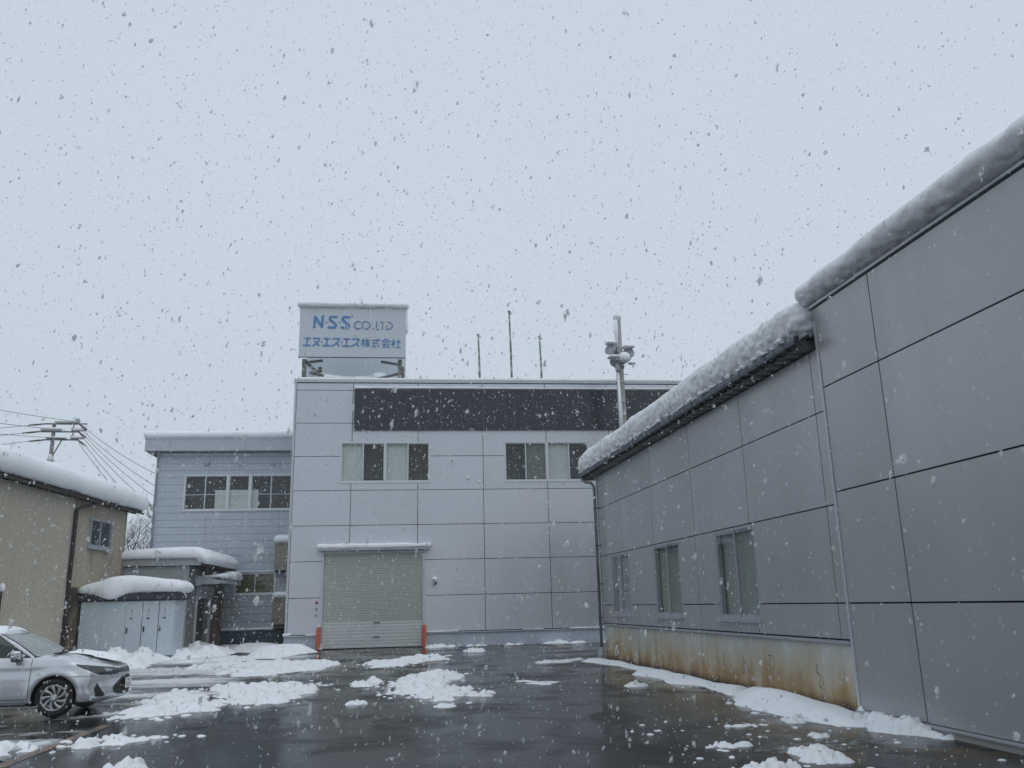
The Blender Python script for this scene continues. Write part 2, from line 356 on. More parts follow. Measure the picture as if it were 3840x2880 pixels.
# ------------------------------------------------------------------ mesh building
class MB:
    def __init__(s):
        s.v = []; s.f = []
    def add(s, vs, fs):
        o = len(s.v); s.v.extend([tuple(map(float, p)) for p in vs]); s.f.extend([tuple(i + o for i in f) for f in fs]); return s
    def box(s, x0, y0, z0, x1, y1, z1):
        x0, x1 = min(x0, x1), max(x0, x1); y0, y1 = min(y0, y1), max(y0, y1); z0, z1 = min(z0, z1), max(z0, z1)
        return s.add([(x0, y0, z0), (x1, y0, z0), (x1, y1, z0), (x0, y1, z0), (x0, y0, z1), (x1, y0, z1), (x1, y1, z1), (x0, y1, z1)],
                     [(0, 3, 2, 1), (4, 5, 6, 7), (0, 1, 5, 4), (1, 2, 6, 5), (2, 3, 7, 6), (3, 0, 4, 7)])
    def beam(s, a, b, w, h=None, upv=(0, 0, 1)):
        a = Vector(a); b = Vector(b); h = h or w; d = (b - a).normalized(); u = Vector(upv)
        if abs(d.dot(u)) > .95: u = Vector((0, 1, 0))
        x = d.cross(u).normalized() * (w / 2); y = x.cross(d).normalized() * (h / 2)
        c = []
        for p in (a, b):
            c += [p - x - y, p + x - y, p + x + y, p - x + y]
        return s.add(c, [(0, 1, 2, 3), (7, 6, 5, 4), (0, 4, 5, 1), (1, 5, 6, 2), (2, 6, 7, 3), (3, 7, 4, 0)])
    def tube(s, pts, r, n=8, caps=True):
        pts = [Vector(p) for p in pts]; k = len(pts); rs = r if hasattr(r, '__len__') else [r] * k
        vs = []; ref = None
        for i, p in enumerate(pts):
            d = (pts[min(i + 1, k - 1)] - pts[max(i - 1, 0)]).normalized()
            if ref is None: ref = Vector((0, 0, 1)) if abs(d.z) < .9 else Vector((1, 0, 0))
            x = d.cross(ref).normalized(); y = x.cross(d).normalized(); ref = y
            for j in range(n):
                a = 2 * math.pi * j / n; vs.append(p + (x * math.cos(a) + y * math.sin(a)) * rs[i])
        fs = [(i * n + j, i * n + (j + 1) % n, (i + 1) * n + (j + 1) % n, (i + 1) * n + j) for i in range(k - 1) for j in range(n)]
        if caps: fs += [tuple(range(n))[::-1], tuple((k - 1) * n + j for j in range(n))]
        return s.add(vs, fs)
    def lathe(s, prof, o=(0, 0, 0), d=(0, 0, 1), n=16):
        # prof: (radius, height) along d
        o = Vector(o); d = Vector(d).normalized(); ref = Vector((0, 0, 1)) if abs(d.z) < .9 else Vector((1, 0, 0))
        x = d.cross(ref).normalized(); y = d.cross(x)
        vs = [o + d * h + (x * math.cos(2 * math.pi * j / n) + y * math.sin(2 * math.pi * j / n)) * r for r, h in prof for j in range(n)]
        k = len(prof)
        fs = [(i * n + j, i * n + (j + 1) % n, (i + 1) * n + (j + 1) % n, (i + 1) * n + j) for i in range(k - 1) for j in range(n)]
        fs += [tuple(range(n))[::-1], tuple((k - 1) * n + j for j in range(n))]
        return s.add(vs, fs)
    def grid(s, A, closev=False):
        A = np.asarray(A); a, b = A.shape[:2]
        fs = []
        for i in range(a - 1):
            for j in range(b if closev else b - 1):
                j2 = (j + 1) % b
                fs.append((i * b + j, i * b + j2, (i + 1) * b + j2, (i + 1) * b + j))
        return s.add(A.reshape(-1, 3), fs)
    def prism(s, poly, fn, d0, d1):
        # poly: 2-D points; fn(a, d, z) -> xyz
        n = len(poly)
        vs = [fn(p[0], d0, p[1]) for p in poly] + [fn(p[0], d1, p[1]) for p in poly]
        return s.add(vs, [tuple(range(n)), tuple(range(2 * n - 1, n - 1, -1))] + [(i, i + n, (i + 1) % n + n, (i + 1) % n) for i in range(n)])
    def mesh(s, name, mtl, smooth=False, base=(0, 0, 0)):
        me = bpy.data.meshes.new(name)
        V = np.array(s.v, dtype=float).reshape(-1, 3) - np.array(base, float)
        me.from_pydata(V.tolist(), [], s.f); me.validate()
        me.materials.append(mtl)
        if smooth: me.polygons.foreach_set("use_smooth", [True] * len(me.polygons))
        import bmesh
        bm = bmesh.new(); bm.from_mesh(me); bmesh.ops.recalc_face_normals(bm, faces=bm.faces); bm.to_mesh(me); bm.free()
        me.update(); return me

class Thing:
    def __init__(s, name, label=None, cat=None, base=(0, 0, 0), rot=0.0, group=None, kind=None):
        s.base = tuple(base); s.rot = rot
        o = bpy.data.objects.new(name, None); COL.objects.link(o); o.empty_display_size = .2
        c, sn = math.cos(rot), math.sin(rot)
        o.location = (c * base[0] - sn * base[1], sn * base[0] + c * base[1], base[2]); o.rotation_euler = (0, 0, rot)
        tag(o, label, cat, group, kind); s.o = o
    def part(s, name, mb, mtl, parent=None, smooth=False, label=None, kind=None):
        me = mb if isinstance(mb, bpy.types.Mesh) else mb.mesh(name, mtl, smooth, s.base)
        ob = bpy.data.objects.new(name, me); COL.objects.link(ob); ob.parent = parent or s.o
        if label: ob["label"] = label
        if kind: ob["kind"] = kind
        return ob

def tag(o, label=None, cat=None, group=None, kind=None):
    for k, v in (("label", label), ("category", cat), ("group", group), ("kind", kind)):
        if v: o[k] = v

def solo(name, mb, mtl, label=None, cat=None, group=None, kind=None, base=(0, 0, 0), rot=0.0, smooth=False):
    """a thing that is one mesh"""
    me = mb if isinstance(mb, bpy.types.Mesh) else mb.mesh(name, mtl, smooth, base)
    o = bpy.data.objects.new(name, me); COL.objects.link(o)
    c, sn = math.cos(rot), math.sin(rot)
    o.location = (c * base[0] - sn * base[1], sn * base[0] + c * base[1], base[2]); o.rotation_euler = (0, 0, rot)
    tag(o, label, cat, group, kind); return o

def cells(rect, holes):
    a0, z0, a1, z1 = rect
    xs = sorted({a0, a1, *[min(max(h[k], a0), a1) for h in holes for k in (0, 2)]})
    zs = sorted({z0, z1, *[min(max(h[k], z0), z1) for h in holes for k in (1, 3)]})
    keep = {}
    for i in range(len(xs) - 1):
        for j in range(len(zs) - 1):
            cx, cz = (xs[i] + xs[i + 1]) / 2, (zs[j] + zs[j + 1]) / 2
            if not any(h[0] < cx < h[2] and h[1] < cz < h[3] for h in holes): keep[i, j] = 1
    return xs, zs, keep

def sheet(mb, rect, holes, fn, d0, d1):
    """a slab with rectangular holes: front face at depth d1, rim back to d0"""
    xs, zs, keep = cells(rect, holes)
    for (i, j) in keep:
        a0, a1, z0, z1 = xs[i], xs[i + 1], zs[j], zs[j + 1]
        mb.add([fn(a0, d1, z0), fn(a1, d1, z0), fn(a1, d1, z1), fn(a0, d1, z1)], [(0, 1, 2, 3)])
        for (di, dj, p, q) in ((-1, 0, (a0, z0), (a0, z1)), (1, 0, (a1, z0), (a1, z1)), (0, -1, (a0, z0), (a1, z0)), (0, 1, (a0, z1), (a1, z1))):
            if (i + di, j + dj) not in keep:
                mb.add([fn(p[0], d0, p[1]), fn(q[0], d0, q[1]), fn(q[0], d1, q[1]), fn(p[0], d1, p[1])], [(0, 1, 2, 3)])
    return bool(keep)

def panels(T, cols, rows, holes, fn, mtl, gap=.025, depth=.05, name="panel", parent=None):
    for i in range(len(cols) - 1):
        for j in range(len(rows) - 1):
            r = (cols[i] + gap / 2, rows[j] + gap / 2, cols[i + 1] - gap / 2, rows[j + 1] - gap / 2)
            hh = [h for h in holes if h[0] < r[2] and h[2] > r[0] and h[1] < r[3] and h[3] > r[1]]
            mb = MB()
            if sheet(mb, r, hh, fn, -.01, depth): T.part(name, mb, mtl, parent)

def fbox(mb, fn, a0, a1, d0, d1, z0, z1):
    vs = [fn(a, d, z) for z in (z0, z1) for (a, d) in ((a0, d0), (a1, d0), (a1, d1), (a0, d1))]
    mb.add(vs, [(0, 3, 2, 1), (4, 5, 6, 7), (0, 1, 5, 4), (1, 2, 6, 5), (2, 3, 7, 6), (3, 0, 4, 7)])

def window(T, fn, a0, a1, z0, z1, panes, fmat, proud=.075, bar=.05, mull=(), sill=.0, rails=()):
    """panes: list of (a-start, a-end, cover) ; the cover hangs behind the glass"""
    mb = MB(); e = proud
    fbox(mb, fn, a0, a1, -.06, e, z0, z0 + bar); fbox(mb, fn, a0, a1, -.06, e, z1 - bar, z1)
    fbox(mb, fn, a0, a0 + bar, -.06, e, z0 + bar, z1 - bar); fbox(mb, fn, a1 - bar, a1, -.06, e, z0 + bar, z1 - bar)
    for mm in mull:
        fbox(mb, fn, mm - .05, mm + .05, -.05, e - .004, z0 + bar, z1 - bar)
    wob = T.part("window", mb, fmat)
    if sill:
        s = MB(); fbox(s, fn, a0 - .03, a1 + .03, .0, e + .05, z0 - sill, z0 - .003); T.part("sill", s, fmat, wob)
    rm = MB()
    dd = -.55
    q = lambda *c: rm.add([fn(*p) for p in c], [(0, 1, 2, 3)])
    q((a0, dd, z0), (a1, dd, z0), (a1, dd, z1), (a0, dd, z1)); q((a0, dd, z0), (a0, -.06, z0), (a0, -.06, z1), (a0, dd, z1))
    q((a1, dd, z0), (a1, -.06, z0), (a1, -.06, z1), (a1, dd, z1)); q((a0, dd, z0), (a1, dd, z0), (a1, -.06, z0), (a0, -.06, z0)); q((a0, dd, z1), (a1, dd, z1), (a1, -.06, z1), (a0, -.06, z1))
    T.part("room_recess", rm, M['room'], wob)
    for k, (p0, p1, cover) in enumerate(panes):
        off = .018 if k % 2 else .0
        sb = MB(); b = .035
        fbox(sb, fn, p0, p1, off, off + .025, z0 + bar, z0 + bar + b * 1.6); fbox(sb, fn, p0, p1, off, off + .025, z1 - bar - b, z1 - bar)
        fbox(sb, fn, p0, p0 + b, off, off + .025, z0 + bar + b * 1.6, z1 - bar - b); fbox(sb, fn, p1 - b, p1, off, off + .025, z0 + bar + b * 1.6, z1 - bar - b)
        for rz in rails:
            fbox(sb, fn, p0 + b, p1 - b, off + .002, off + .02, rz - .012, rz + .012)
        T.part("sash", sb, fmat, wob)
        g = MB(); g.add([fn(p0 + b, off + .012, z0 + bar + b), fn(p1 - b, off + .012, z0 + bar + b), fn(p1 - b, off + .012, z1 - bar - b), fn(p0 + b, off + .012, z1 - bar - b)], [(0, 1, 2, 3)])
        T.part("pane", g, M['glass'], wob)
        if cover in ('curtain', 'curtain_green'):
            c = MB(); n = 40; aa = np.linspace(p0 + .01, p1 - .01, n)
            amp = .012 if cover == 'curtain' else .03
            A = np.array([[fn(a, -.09 + amp * math.sin(i * 1.9), zz) for i, a in enumerate(aa)] for zz in (z0 + .06, z1 - .05)])
            c.grid(A); T.part("curtain", c, M[cover], wob)
        elif cover == 'half':
            c = MB(); fbox(c, fn, p0 + .01, p1 - .01, -.10, -.08, z0 + .06, z0 + (z1 - z0) * .58); T.part("screen", c, M['curtain'], wob)
        elif cover and cover.startswith('part'):
            f0, f1 = map(float, cover[4:].split(','))
            c = MB(); fbox(c, fn, p0 + (p1 - p0) * f0, p0 + (p1 - p0) * f1, -.10, -.08, z0 + .06, z0 + (z1 - z0) * .58); T.part("screen", c, M['curtain'], wob)
        elif cover == 'blind':
            c = MB(); zz = z0 + .08
            while zz < z1 - .07:
                c.add([fn(p0 + .01, -.07, zz), fn(p1 - .01, -.07, zz), fn(p1 - .01, -.095, zz + .026), fn(p0 + .01, -.095, zz + .026)], [(0, 1, 2, 3)]); zz += .03
            T.part("blind", c, M['blind'], wob)
        elif cover == 'ochre':
            c = MB(); fbox(c, fn, p0 + .01, p1 - .01, -.06, -.04, z0 + .06, z1 - .05); T.part("board", c, M['ochre'], wob)
    return wob

# ------------------------------------------------------------------ snow shapes
def pillow(mb, x0, x1, y0, y1, z0, z1, r, res=.08, amp=.04, nsc=1.5, seed=0, zfun=None, under=.0, flat=.02, rough=None, warp=None):
    """snow lying as a rounded slab; bottom flattened onto z0"""
    def side(n0, n1):
        return max(3, int(math.ceil(abs(n1 - n0) / res)) + 1)
    cx, cy, cz = (x0 + x1) / 2, (y0 + y1) / 2, (z0 + z1) / 2
    hx, hy, hz = (x1 - x0) / 2, (y1 - y0) / 2, (z1 - z0) / 2
    r = min(r, hx, hy); rz = min(r, hz * 1.0)
    nx, ny, nz_ = side(x0, x1), side(y0, y1), side(z0, z1)
    V = []; F = []
    def face(uu, vv, f):
        U, W = np.meshgrid(uu, vv, indexing='ij'); P = f(U, W)
        o = sum(len(q) for q in V); V.append(P.reshape(-1, 3)); b = len(vv)
        for i in range(len(uu) - 1):
            for j in range(b - 1):
                F.append((o + i * b + j, o + i * b + j + 1, o + (i + 1) * b + j + 1, o + (i + 1) * b + j))
    X = np.linspace(-hx, hx, nx); Yv = np.linspace(-hy, hy, ny); Z = np.linspace(-hz, hz, nz_)
    st = lambda a, b, c: np.stack(np.broadcast_arrays(a, b, c), -1)
    face(X, Yv, lambda u, v: st(u, v, hz)); face(X, Yv, lambda u, v: st(u, v, -hz))
    face(X, Z, lambda u, v: st(u, hy, v)); face(X, Z, lambda u, v: st(u, -hy, v))
    face(Yv, Z, lambda u, v: st(hx, u, v)); face(Yv, Z, lambda u, v: st(-hx, u, v))
    P = np.concatenate(V)
    core = np.stack([np.clip(P[:, 0], -(hx - r), hx - r), np.clip(P[:, 1], -(hy - r), hy - r), np.clip(P[:, 2], -(hz - rz), hz - rz)], -1)
    d = P - core
    # outer skin: ellipsoidal rounding
    q = d / np.array([r, r, rz]); ln = np.maximum(np.linalg.norm(q, axis=1, keepdims=True), 1e-6)
    mx = np.max(np.abs(q), axis=1, keepdims=True)
    q2 = q / ln * np.minimum(mx, 1.0)
    nrm = q2 / np.maximum(np.linalg.norm(q2, axis=1, keepdims=True), 1e-6)
    P = core + q2 * np.array([r, r, rz]) + np.array([cx, cy, cz])
    t = np.clip((P[:, 2] - z0) / max(z1 - z0, 1e-6), 0, 1)
    P = P + nrm * (fbm(P * nsc, 4, seed)[:, None] * amp)
    if rough:
        fine = fbm(P * rough[1], 3, seed + 31)[:, None] * rough[0]
        P = P + nrm * fine * (1 - np.clip(nrm[:, 2:3], 0, 1)) 
    if zfun is not None:
        P[:, 2] = z0 + (P[:, 2] - z0) * zfun(P[:, 0], P[:, 1])
    if not under:
        P[:, 2] = np.maximum(P[:, 2], z0 + flat * 0)
    if warp is not None:
        P = warp(P)
    # weld seams
    key = {}; idx = []; out = []
    for p in P:
        k = (round(p[0], 3), round(p[1], 3), round(p[2], 3))
        if k not in key: key[k] = len(out); out.append(p)
        idx.append(key[k])
    F2 = []
    for f in F:
        g = tuple(dict.fromkeys(idx[i] for i in f))
        if len(g) > 2: F2.append(g)
    mb.add(out, F2); return mb

def inside(px, py, poly):
    c = np.zeros(px.shape, bool); n = len(poly)
    for i in range(n):
        x1, y1 = poly[i]; x2, y2 = poly[(i + 1) % n]
        if y1 == y2: continue
        cond = ((y1 > py) != (y2 > py)) & (px < (x2 - x1) * (py - y1) / (y2 - y1) + x1)
        c ^= cond
    return c

def edge_dist(px, py, poly):
    d = np.full(px.shape, 1e9); n = len(poly)
    for i in range(n):
        x1, y1 = poly[i]; x2, y2 = poly[(i + 1) % n]
        L = (x2 - x1) ** 2 + (y2 - y1) ** 2 + 1e-9
        t = np.clip(((px - x1) * (x2 - x1) + (py - y1) * (y2 - y1)) / L, 0, 1)
        d = np.minimum(d, np.hypot(px - x1 - t * (x2 - x1), py - y1 - t * (y2 - y1)))
    return d

def field(poly, hfun, res=.05, pad=.25, sink=-.012):
    """height-field patch: keeps only cells that rise out of the ground"""
    xs = np.array([p[0] for p in poly]); ys = np.array([p[1] for p in poly])
    X = np.arange(xs.min() - pad, xs.max() + pad, res); Y = np.arange(ys.min() - pad, ys.max() + pad, res)
    gx, gy = np.meshgrid(X, Y, indexing='ij')
    jx = (_h(np.arange(gx.size).reshape(gx.shape), np.zeros(gx.shape, int), np.zeros(gx.shape, int), 3) - .5) * res * .5
    gx = gx + jx
    h = hfun(gx, gy)
    mb = MB(); b = len(Y); keep = h > 0
    F = []; used = {}
    V = []
    kk = keep[:-1, :-1] | keep[1:, :-1] | keep[:-1, 1:] | keep[1:, 1:]
    for i, j in zip(*np.nonzero(kk)):
        ids = []
        for (a, c) in ((i, j), (i + 1, j), (i + 1, j + 1), (i, j + 1)):
            k = a * b + c
            if k not in used:
                used[k] = len(V); V.append((gx[a, c], gy[a, c], max(h[a, c], sink)))
            ids.append(used[k])
        F.append(tuple(ids))
    mb.add(V, F); return mb

def lumps(poly, H=.14, cell=.22, seed=1, edge=.35, cover=1.0, crumble=.5):
    """trodden, broken snow: clods of several sizes with dark gaps between them"""
    def hf(x, y):
        ins = np.where(inside(x, y, poly), 1.0, -1.0); d = edge_dist(x, y, poly) * ins
        p = np.stack([x, y, np.zeros_like(x)], -1)
        d = d + fbm(p * (.55 / cell), 4, seed) * edge * 1.1
        env = np.clip((d + .04) / edge, -1, 1)
        wx, wy = x + .35 * cell * fbm(p * 5, 3, seed + 4), y + .35 * cell * fbm(p * 5 + 9, 3, seed + 4)
        wd, wh = worley2(wx, wy, cell, seed)
        lump = np.clip(1 - (wd * 1.7) ** 2, 0, 1) ** .32 * (.25 + 1.0 * wh ** 1.4)
        wd2, wh2 = worley2(wx + 3, wy, cell * .45, seed + 3)
        lump2 = np.clip(1 - (wd2 * 1.6) ** 2, 0, 1) ** .35 * (.1 + .9 * wh2)
        wd3, wh3 = worley2(x + 7, y, cell * .2, seed + 6)
        lump3 = np.sqrt(np.clip(1 - (wd3 * 1.6) ** 2, 0, 1)) * wh3
        base = .16 + .5 * fbm(p * .9, 3, seed + 7)
        core = np.sqrt(np.clip(env, 0, 1))
        h = H * (base * .7 * core + crumble * (lump * .66 * (.4 + .6 * core) + lump2 * .36 + lump3 * .14)) + H * .10 * fbm(p * 16, 2, seed + 2) - H * .12
        h = h - H * .75 * (1 - np.clip(env, 0, 1)) ** 2 * (1 - .5 * wh)
        h = h - H * .5 * np.clip(fbm(p * (.5 / cell), 3, seed + 8) - .18, 0, 1) * 2.2
        return np.where(env > -.4, h * cover, -H * .3)
    return hf

def drift(poly, H=.25, seed=1, edge=.6, tex=.06):
    def hf(x, y):
        ins = np.where(inside(x, y, poly), 1.0, -1.0); d = edge_dist(x, y, poly) * ins
        p = np.stack([x, y, np.zeros_like(x)], -1)
        d = d + fbm(p * 1.1, 3, seed) * edge * .35
        env = np.clip(d / edge, -.3, 1)
        s = np.where(env > 0, np.sin(np.clip(env, 0, 1) * math.pi / 2) ** .8, env)
        return H * s * (.8 + .35 * fbm(p * .8, 3, seed + 3)) + tex * H * fbm(p * 6, 3, seed + 5) * (env > 0)
    return hf

# =================================================================== SETTING
SK = rad(-2.83026)                       # the factory front is turned a little from the square of the yard
g = MB(); g.add([(-300, -200, 0), (300, -200, 0), (300, 400, 0), (-300, 400, 0)], [(0, 1, 2, 3)])
solo("ground", g, M['asphalt'], kind='structure')

# =================================================================== FACTORY (front building)
D = 36.0
NF = lambda a, d, z: (a, D - d, z)       # frame: a along the front, d outwards, z up
base = (-5.22, D, 0)
fac = Thing("factory_building", "two storey lilac grey panelled factory with roller shutter and black solar band", "building", base, SK)
W1 = (-3.25, 6.64, .52, 8.38); W2 = (3.69, 6.64, 7.40, 8.38)
DOOR = (-3.83, 0.0, .25, 3.86)
inner = lambda h: (h[0] + .0, h[1] + .0, h[2] - .0, h[3] - .0)
bk = MB()
sheet(bk, (-5.19, 0, 16.0, 10.99), [W1, W2], NF, -14, 0)
bk.add([(-5.19, D + .001, 10.99), (16, D + .001, 10.99), (16, D + 14, 10.99), (-5.19, D + 14, 10.99)], [(0, 1, 2, 3)])
fac.part("wall", bk, M['joint'])
sd_ = MB(); sd_.add([(-5.195, D + .03, .5), (-5.195, D + 14, .5), (-5.195, D + 14, 10.97), (-5.195, D + .03, 10.97)], [(0, 1, 2, 3)])
fac.part("side_cladding", sd_, M['panel'])
cols = [-5.16, -2.78, 0.0, 2.78, 5.54, 8.32, 11.1, 13.9, 16.0]
rows = [.58, 2.01, 3.45, 4.89, 6.34, 7.78, 9.21, 10.65, 10.97]
panels(fac, cols, rows, [W1, W2, (DOOR[0] - .05, 0, DOOR[2] + .05, DOOR[3] + .02)], NF, M['panel'])
c = MB(); fbox(c, NF, -5.25, -5.165, -.05, .075, .56, 10.99); fac.part("corner_trim", c, M['trim'])
c = MB(); fbox(c, NF, -5.28, 16, -.3, .085, 11.0, 11.075); fac.part("parapet_coping", c, M['trim'])
c = MB(); fbox(c, NF, -5.27, DOOR[0] - .06, -.02, .03, 0, .52); fbox(c, NF, DOOR[2] + .06, 16, -.02, .03, 0, .52); fac.part("plinth", c, M['plinth'])
c = MB(); fbox(c, NF, -5.30, DOOR[0] - .08, -.02, .10, .525, .56); fbox(c, NF, DOOR[2] + .08, 16, -.02, .10, .525, .56); fac.part("plinth_flashing", c, M['trim'])
def qs(a, b, n):
    e = np.linspace(a + .05, b - .05, n + 1); return [(e[i] - .01, e[i + 1] + .01) for i in range(n)]
q1 = [(-3.20, -2.29), (-2.31, -1.41), (-1.36, -.41), (-.43, .47)]
window(fac, NF, *[W1[0], W1[2], W1[1], W1[3]], [(*p, k) for p, k in zip(q1, ('curtain', None, 'curtain', None))], M['frame'], mull=(-1.385,))
q2 = [(3.74, 4.63), (4.61, 5.51), (5.59, 6.52), (6.50, 7.35)]
window(fac, NF, *[W2[0], W2[2], W2[1], W2[3]], [(*p, k) for p, k in zip(q2, (None, 'curtain_green', 'curtain', None))], M['frame'], mull=(5.55,))
# roller shutter
c = MB(); fbox(c, NF, DOOR[0] - .05, DOOR[0] + .05, -.03, .09, 0, DOOR[3]); fbox(c, NF, DOOR[2] - .05, DOOR[2] + .05, -.03, .09, 0, DOOR[3])
c.box(DOOR[0], D - .06, 3.75, DOOR[2], D + .0, 3.86)
sh = fac.part("roller_shutter", c, M['trim'])
z = .03; k = 0
while z < 3.74:
    hgt = .128 if z < 1.05 else .098
    mb = MB(); a0, a1 = DOOR[0] + .055, DOOR[2] - .055; t = min(z + hgt, 3.745)
    prof = [(.020, z), (.030, z + .010), (.033, z + hgt * .5), (.031, t - .010), (.022, t - .002)]
    mb.grid(np.array([[NF(a, d, zz) for d, zz in prof] for a in (a0, a1)]))
    fac.part("slat", mb, M['shut_new'] if z < 1.05 else M['shut_old'], sh)
    z += hgt; k += 1
bb = MB(); bb.add([NF(a0, .006, 0), NF(a1, .006, 0), NF(a1, .006, 3.75), NF(a0, .006, 3.75)], [(0, 1, 2, 3)]); fac.part("slat_joints", bb, M['joint'], sh)
for (hs, hz) in ((-1.62, 1.00), (-1.63, .43)):
    h = MB(); fbox(h, NF, hs - .14, hs + .14, .036, .055, hz - .03, hz + .035); ho = fac.part("handle", h, M['trim'], sh)
    h = MB(); fbox(h, NF, hs - .115, hs + .115, .052, .058, hz - .015, hz + .025); fac.part("handle_slot", h, M['black'], sh)
c = MB(); fbox(c, NF, -4.03, .50, .0, .34, 3.885, 3.93); fbox(c, NF, -4.03, .50, .31, .335, 3.86, 3.885); fac.part("shutter_canopy", c, M['trim'])
# round vent, switches
v = MB(); v.lathe([(.105, 0), (.105, .05), (.09, .13), (.06, .15)], NF(.71, .045, 2.53), (0, -1, 0), 20); vo = fac.part("vent_hood", v, M['trim'], smooth=False)
v = MB(); v.lathe([(.062, 0), (.062, .004)], NF(.71, .197, 2.50), (0, -1, 0), 16); fac.part("vent_opening", v, M['black'], vo)
for hz, cl in ((1.82, 'red'), (1.58, 'pipe'), (1.34, 'pipe')):
    v = MB(); v.lathe([(.055, 0), (.055, .05), (.04, .07)], NF(-4.03, .045, hz), (0, -1, 0), 12); fac.part("push_button", v, M[cl])

# orange guards at the shutter
for s_, lb in ((-3.90, "orange painted guard post at the left jamb of the roller shutter, snow on top"), (.28, "orange painted guard post at the right jamb of the roller shutter")):
    T = Thing("guard_post", lb, "bollard", (s_, D - .20, 0), SK, "guard posts beside the roller shutter")
    p = MB(); p.lathe([(.085, 0), (.085, .84), (.075, .86)], (s_, D - .20, 0), (0, 0, 1), 14); T.part("post", p, M['orange'])
    p = MB(); p.lathe([(.12, 0), (.12, .02)], (s_, D - .20, 0), (0, 0, 1), 14); T.part("base_plate", p, M['steel_dark'])

# solar band
sol = Thing("solar_array", "black band of thin film solar panels along the top of the factory front", "solar panels", (-2.7, D, 8.9), SK)
a = -2.70; i = 0
while a < 15.6:
    mb = MB(); fbox(mb, NF, a + .012, a + .908, .13, .16, 8.93, 10.66); sol.part("solar_panel", mb, M['solar'])
    a += .92; i += 1
mb = MB()
fbox(mb, NF, -2.72, 15.7, .05, .128, 8.88, 8.925); fbox(mb, NF, -2.72, 15.7, .05, .17, 10.665, 10.70); fbox(mb, NF, -2.72, -2.69, .05, .165, 8.93, 10.66)
sol.part("mounting_rail", mb, M['solar_rib'])
a = -2.70
while a < 15.6:
    mb = MB(); fbox(mb, NF, a + .912, a + .928, .05, .163, 8.93, 10.66); sol.part("cover_strip", mb, M['solar_rib']); a += .92


# =================================================================== rooftop sign
SD = 36.35
sx = lambda x: (-5.16 + (x - 112) / 1893 * 4.59) * SD / D
sz = lambda y: 1.6 + (14.43 - (y - 160) / 900 * 2.28 - 1.6) * SD / D
SF = lambda a, d, z: (a, SD - d, z)
sign = Thing("rooftop_sign", "pale blue rooftop company sign with blue lettering on a steel frame", "sign", (-5.2, SD, 11.0), SK)
L_, Rr, Bz, Tz = sx(112), sx(2005), sz(1058), sz(165)
mid = sx(1365)
mb = MB(); fbox(mb, SF, L_, mid - .006, -.05, 0, Bz, Tz); sign.part("board", mb, M['signboard'])
mb = MB(); fbox(mb, SF, mid + .006, Rr, -.05, 0, Bz, Tz); sign.part("board", mb, M['signboard'])
mb = MB(); fbox(mb, SF, L_ + .02, Rr - .02, -2.65, -2.6, 11.35, Tz); sign.part("back_board", mb, M['signboard'])
mb = MB(); fbox(mb, SF, L_, L_ + .04, -.30, -.051, Bz, Tz); sign.part("side_board", mb, M['signboard'])
mb = MB(); fbox(mb, SF, Rr - .04, Rr, -.30, -.051, Bz, Tz); sign.part("side_board", mb, M['signboard'])
mb = MB(); fbox(mb, SF, L_, Rr, -.03, .012, Bz - .035, Bz - .002); sign.part("bottom_angle", mb, M['black'])
for (pa, pd, w_) in ((-4.98, -.28, .17), (-4.45, -1.6, .16), (-.82, -.28, .17), (-.72, -1.5, .16)):
    mb = MB(); fbox(mb, SF, pa - w_ / 2, pa + w_ / 2, pd - .1, pd + .1, 11.0, Bz - .036); sign.part("post", mb, M['steel_dark'])
for a_, b_, w_ in (((-4.95, -.35, Bz - .1), (-4.3, -.3, 11.5), .15), ((-4.75, -.3, 11.62), (-3.2, -.6, 11.33), .13), ((-5.0, -.25, Bz - .2), (-4.2, -.4, Bz - .06), .1),
                   ((-.9, -.35, 11.6), (-1.9, -.4, 11.33), .1), ((-.85, -.3, Bz - .25), (-1.65, -.5, Bz - .06), .1), ((-3.6, -.75, 11.34), (-1.0, -.75, 11.34), .12), ((-4.9, -2.3, 11.14), (-.9, -2.3, 11.14), .12)):
    mb = MB(); mb.beam(SF(*a_), SF(*b_), w_); sign.part("brace", mb, M['steel_dark'])
def strokes(mb, lines, wd, closed=False):
    for ln in lines:
        pts = [(sx(x), sz(y)) for x, y in ln]; h = wd / 1893 * 4.59 / 2
        for k in range(len(pts) - 1):
            p = np.array(pts[k]); q = np.array(pts[k + 1]); d = q - p; d = d / (np.linalg.norm(d) + 1e-9); nn = np.array([-d[1], d[0]]) * h
            mb.prism([p - nn, q - nn, q + nn, p + nn], SF, .002, .018 + .0006 * k)
            if 0 < k:
                mb.prism([p + h * np.array([math.cos(t), math.sin(t)]) for t in np.linspace(0, 2 * math.pi, 11)[:-1]], SF, .002, .0175 + .0006 * k)
def arc(cx, cy, r, a0, a1, n=18):
    return [(cx + r * math.cos(rad(t)), cy - r * math.sin(rad(t))) for t in np.linspace(a0, a1, n)]
dot = lambda cx, cy, r: [arc(cx, cy, r * .5, 0, 360, 9)]
mb = MB()
Sl = [(780, 335), (668, 335), (643, 352), (645, 385), (752, 474), (760, 505), (738, 527), (613, 527)]
strokes(mb, [[(372, 541), (382, 334), (508, 520), (519, 311)], Sl, [(x + 227, y + 3) for x, y in Sl]], 43)
strokes(mb, dot(590, 432, 15) + dot(817, 435, 15), 15)
sign.part("lettering", mb, M['blue'])
mb = MB()
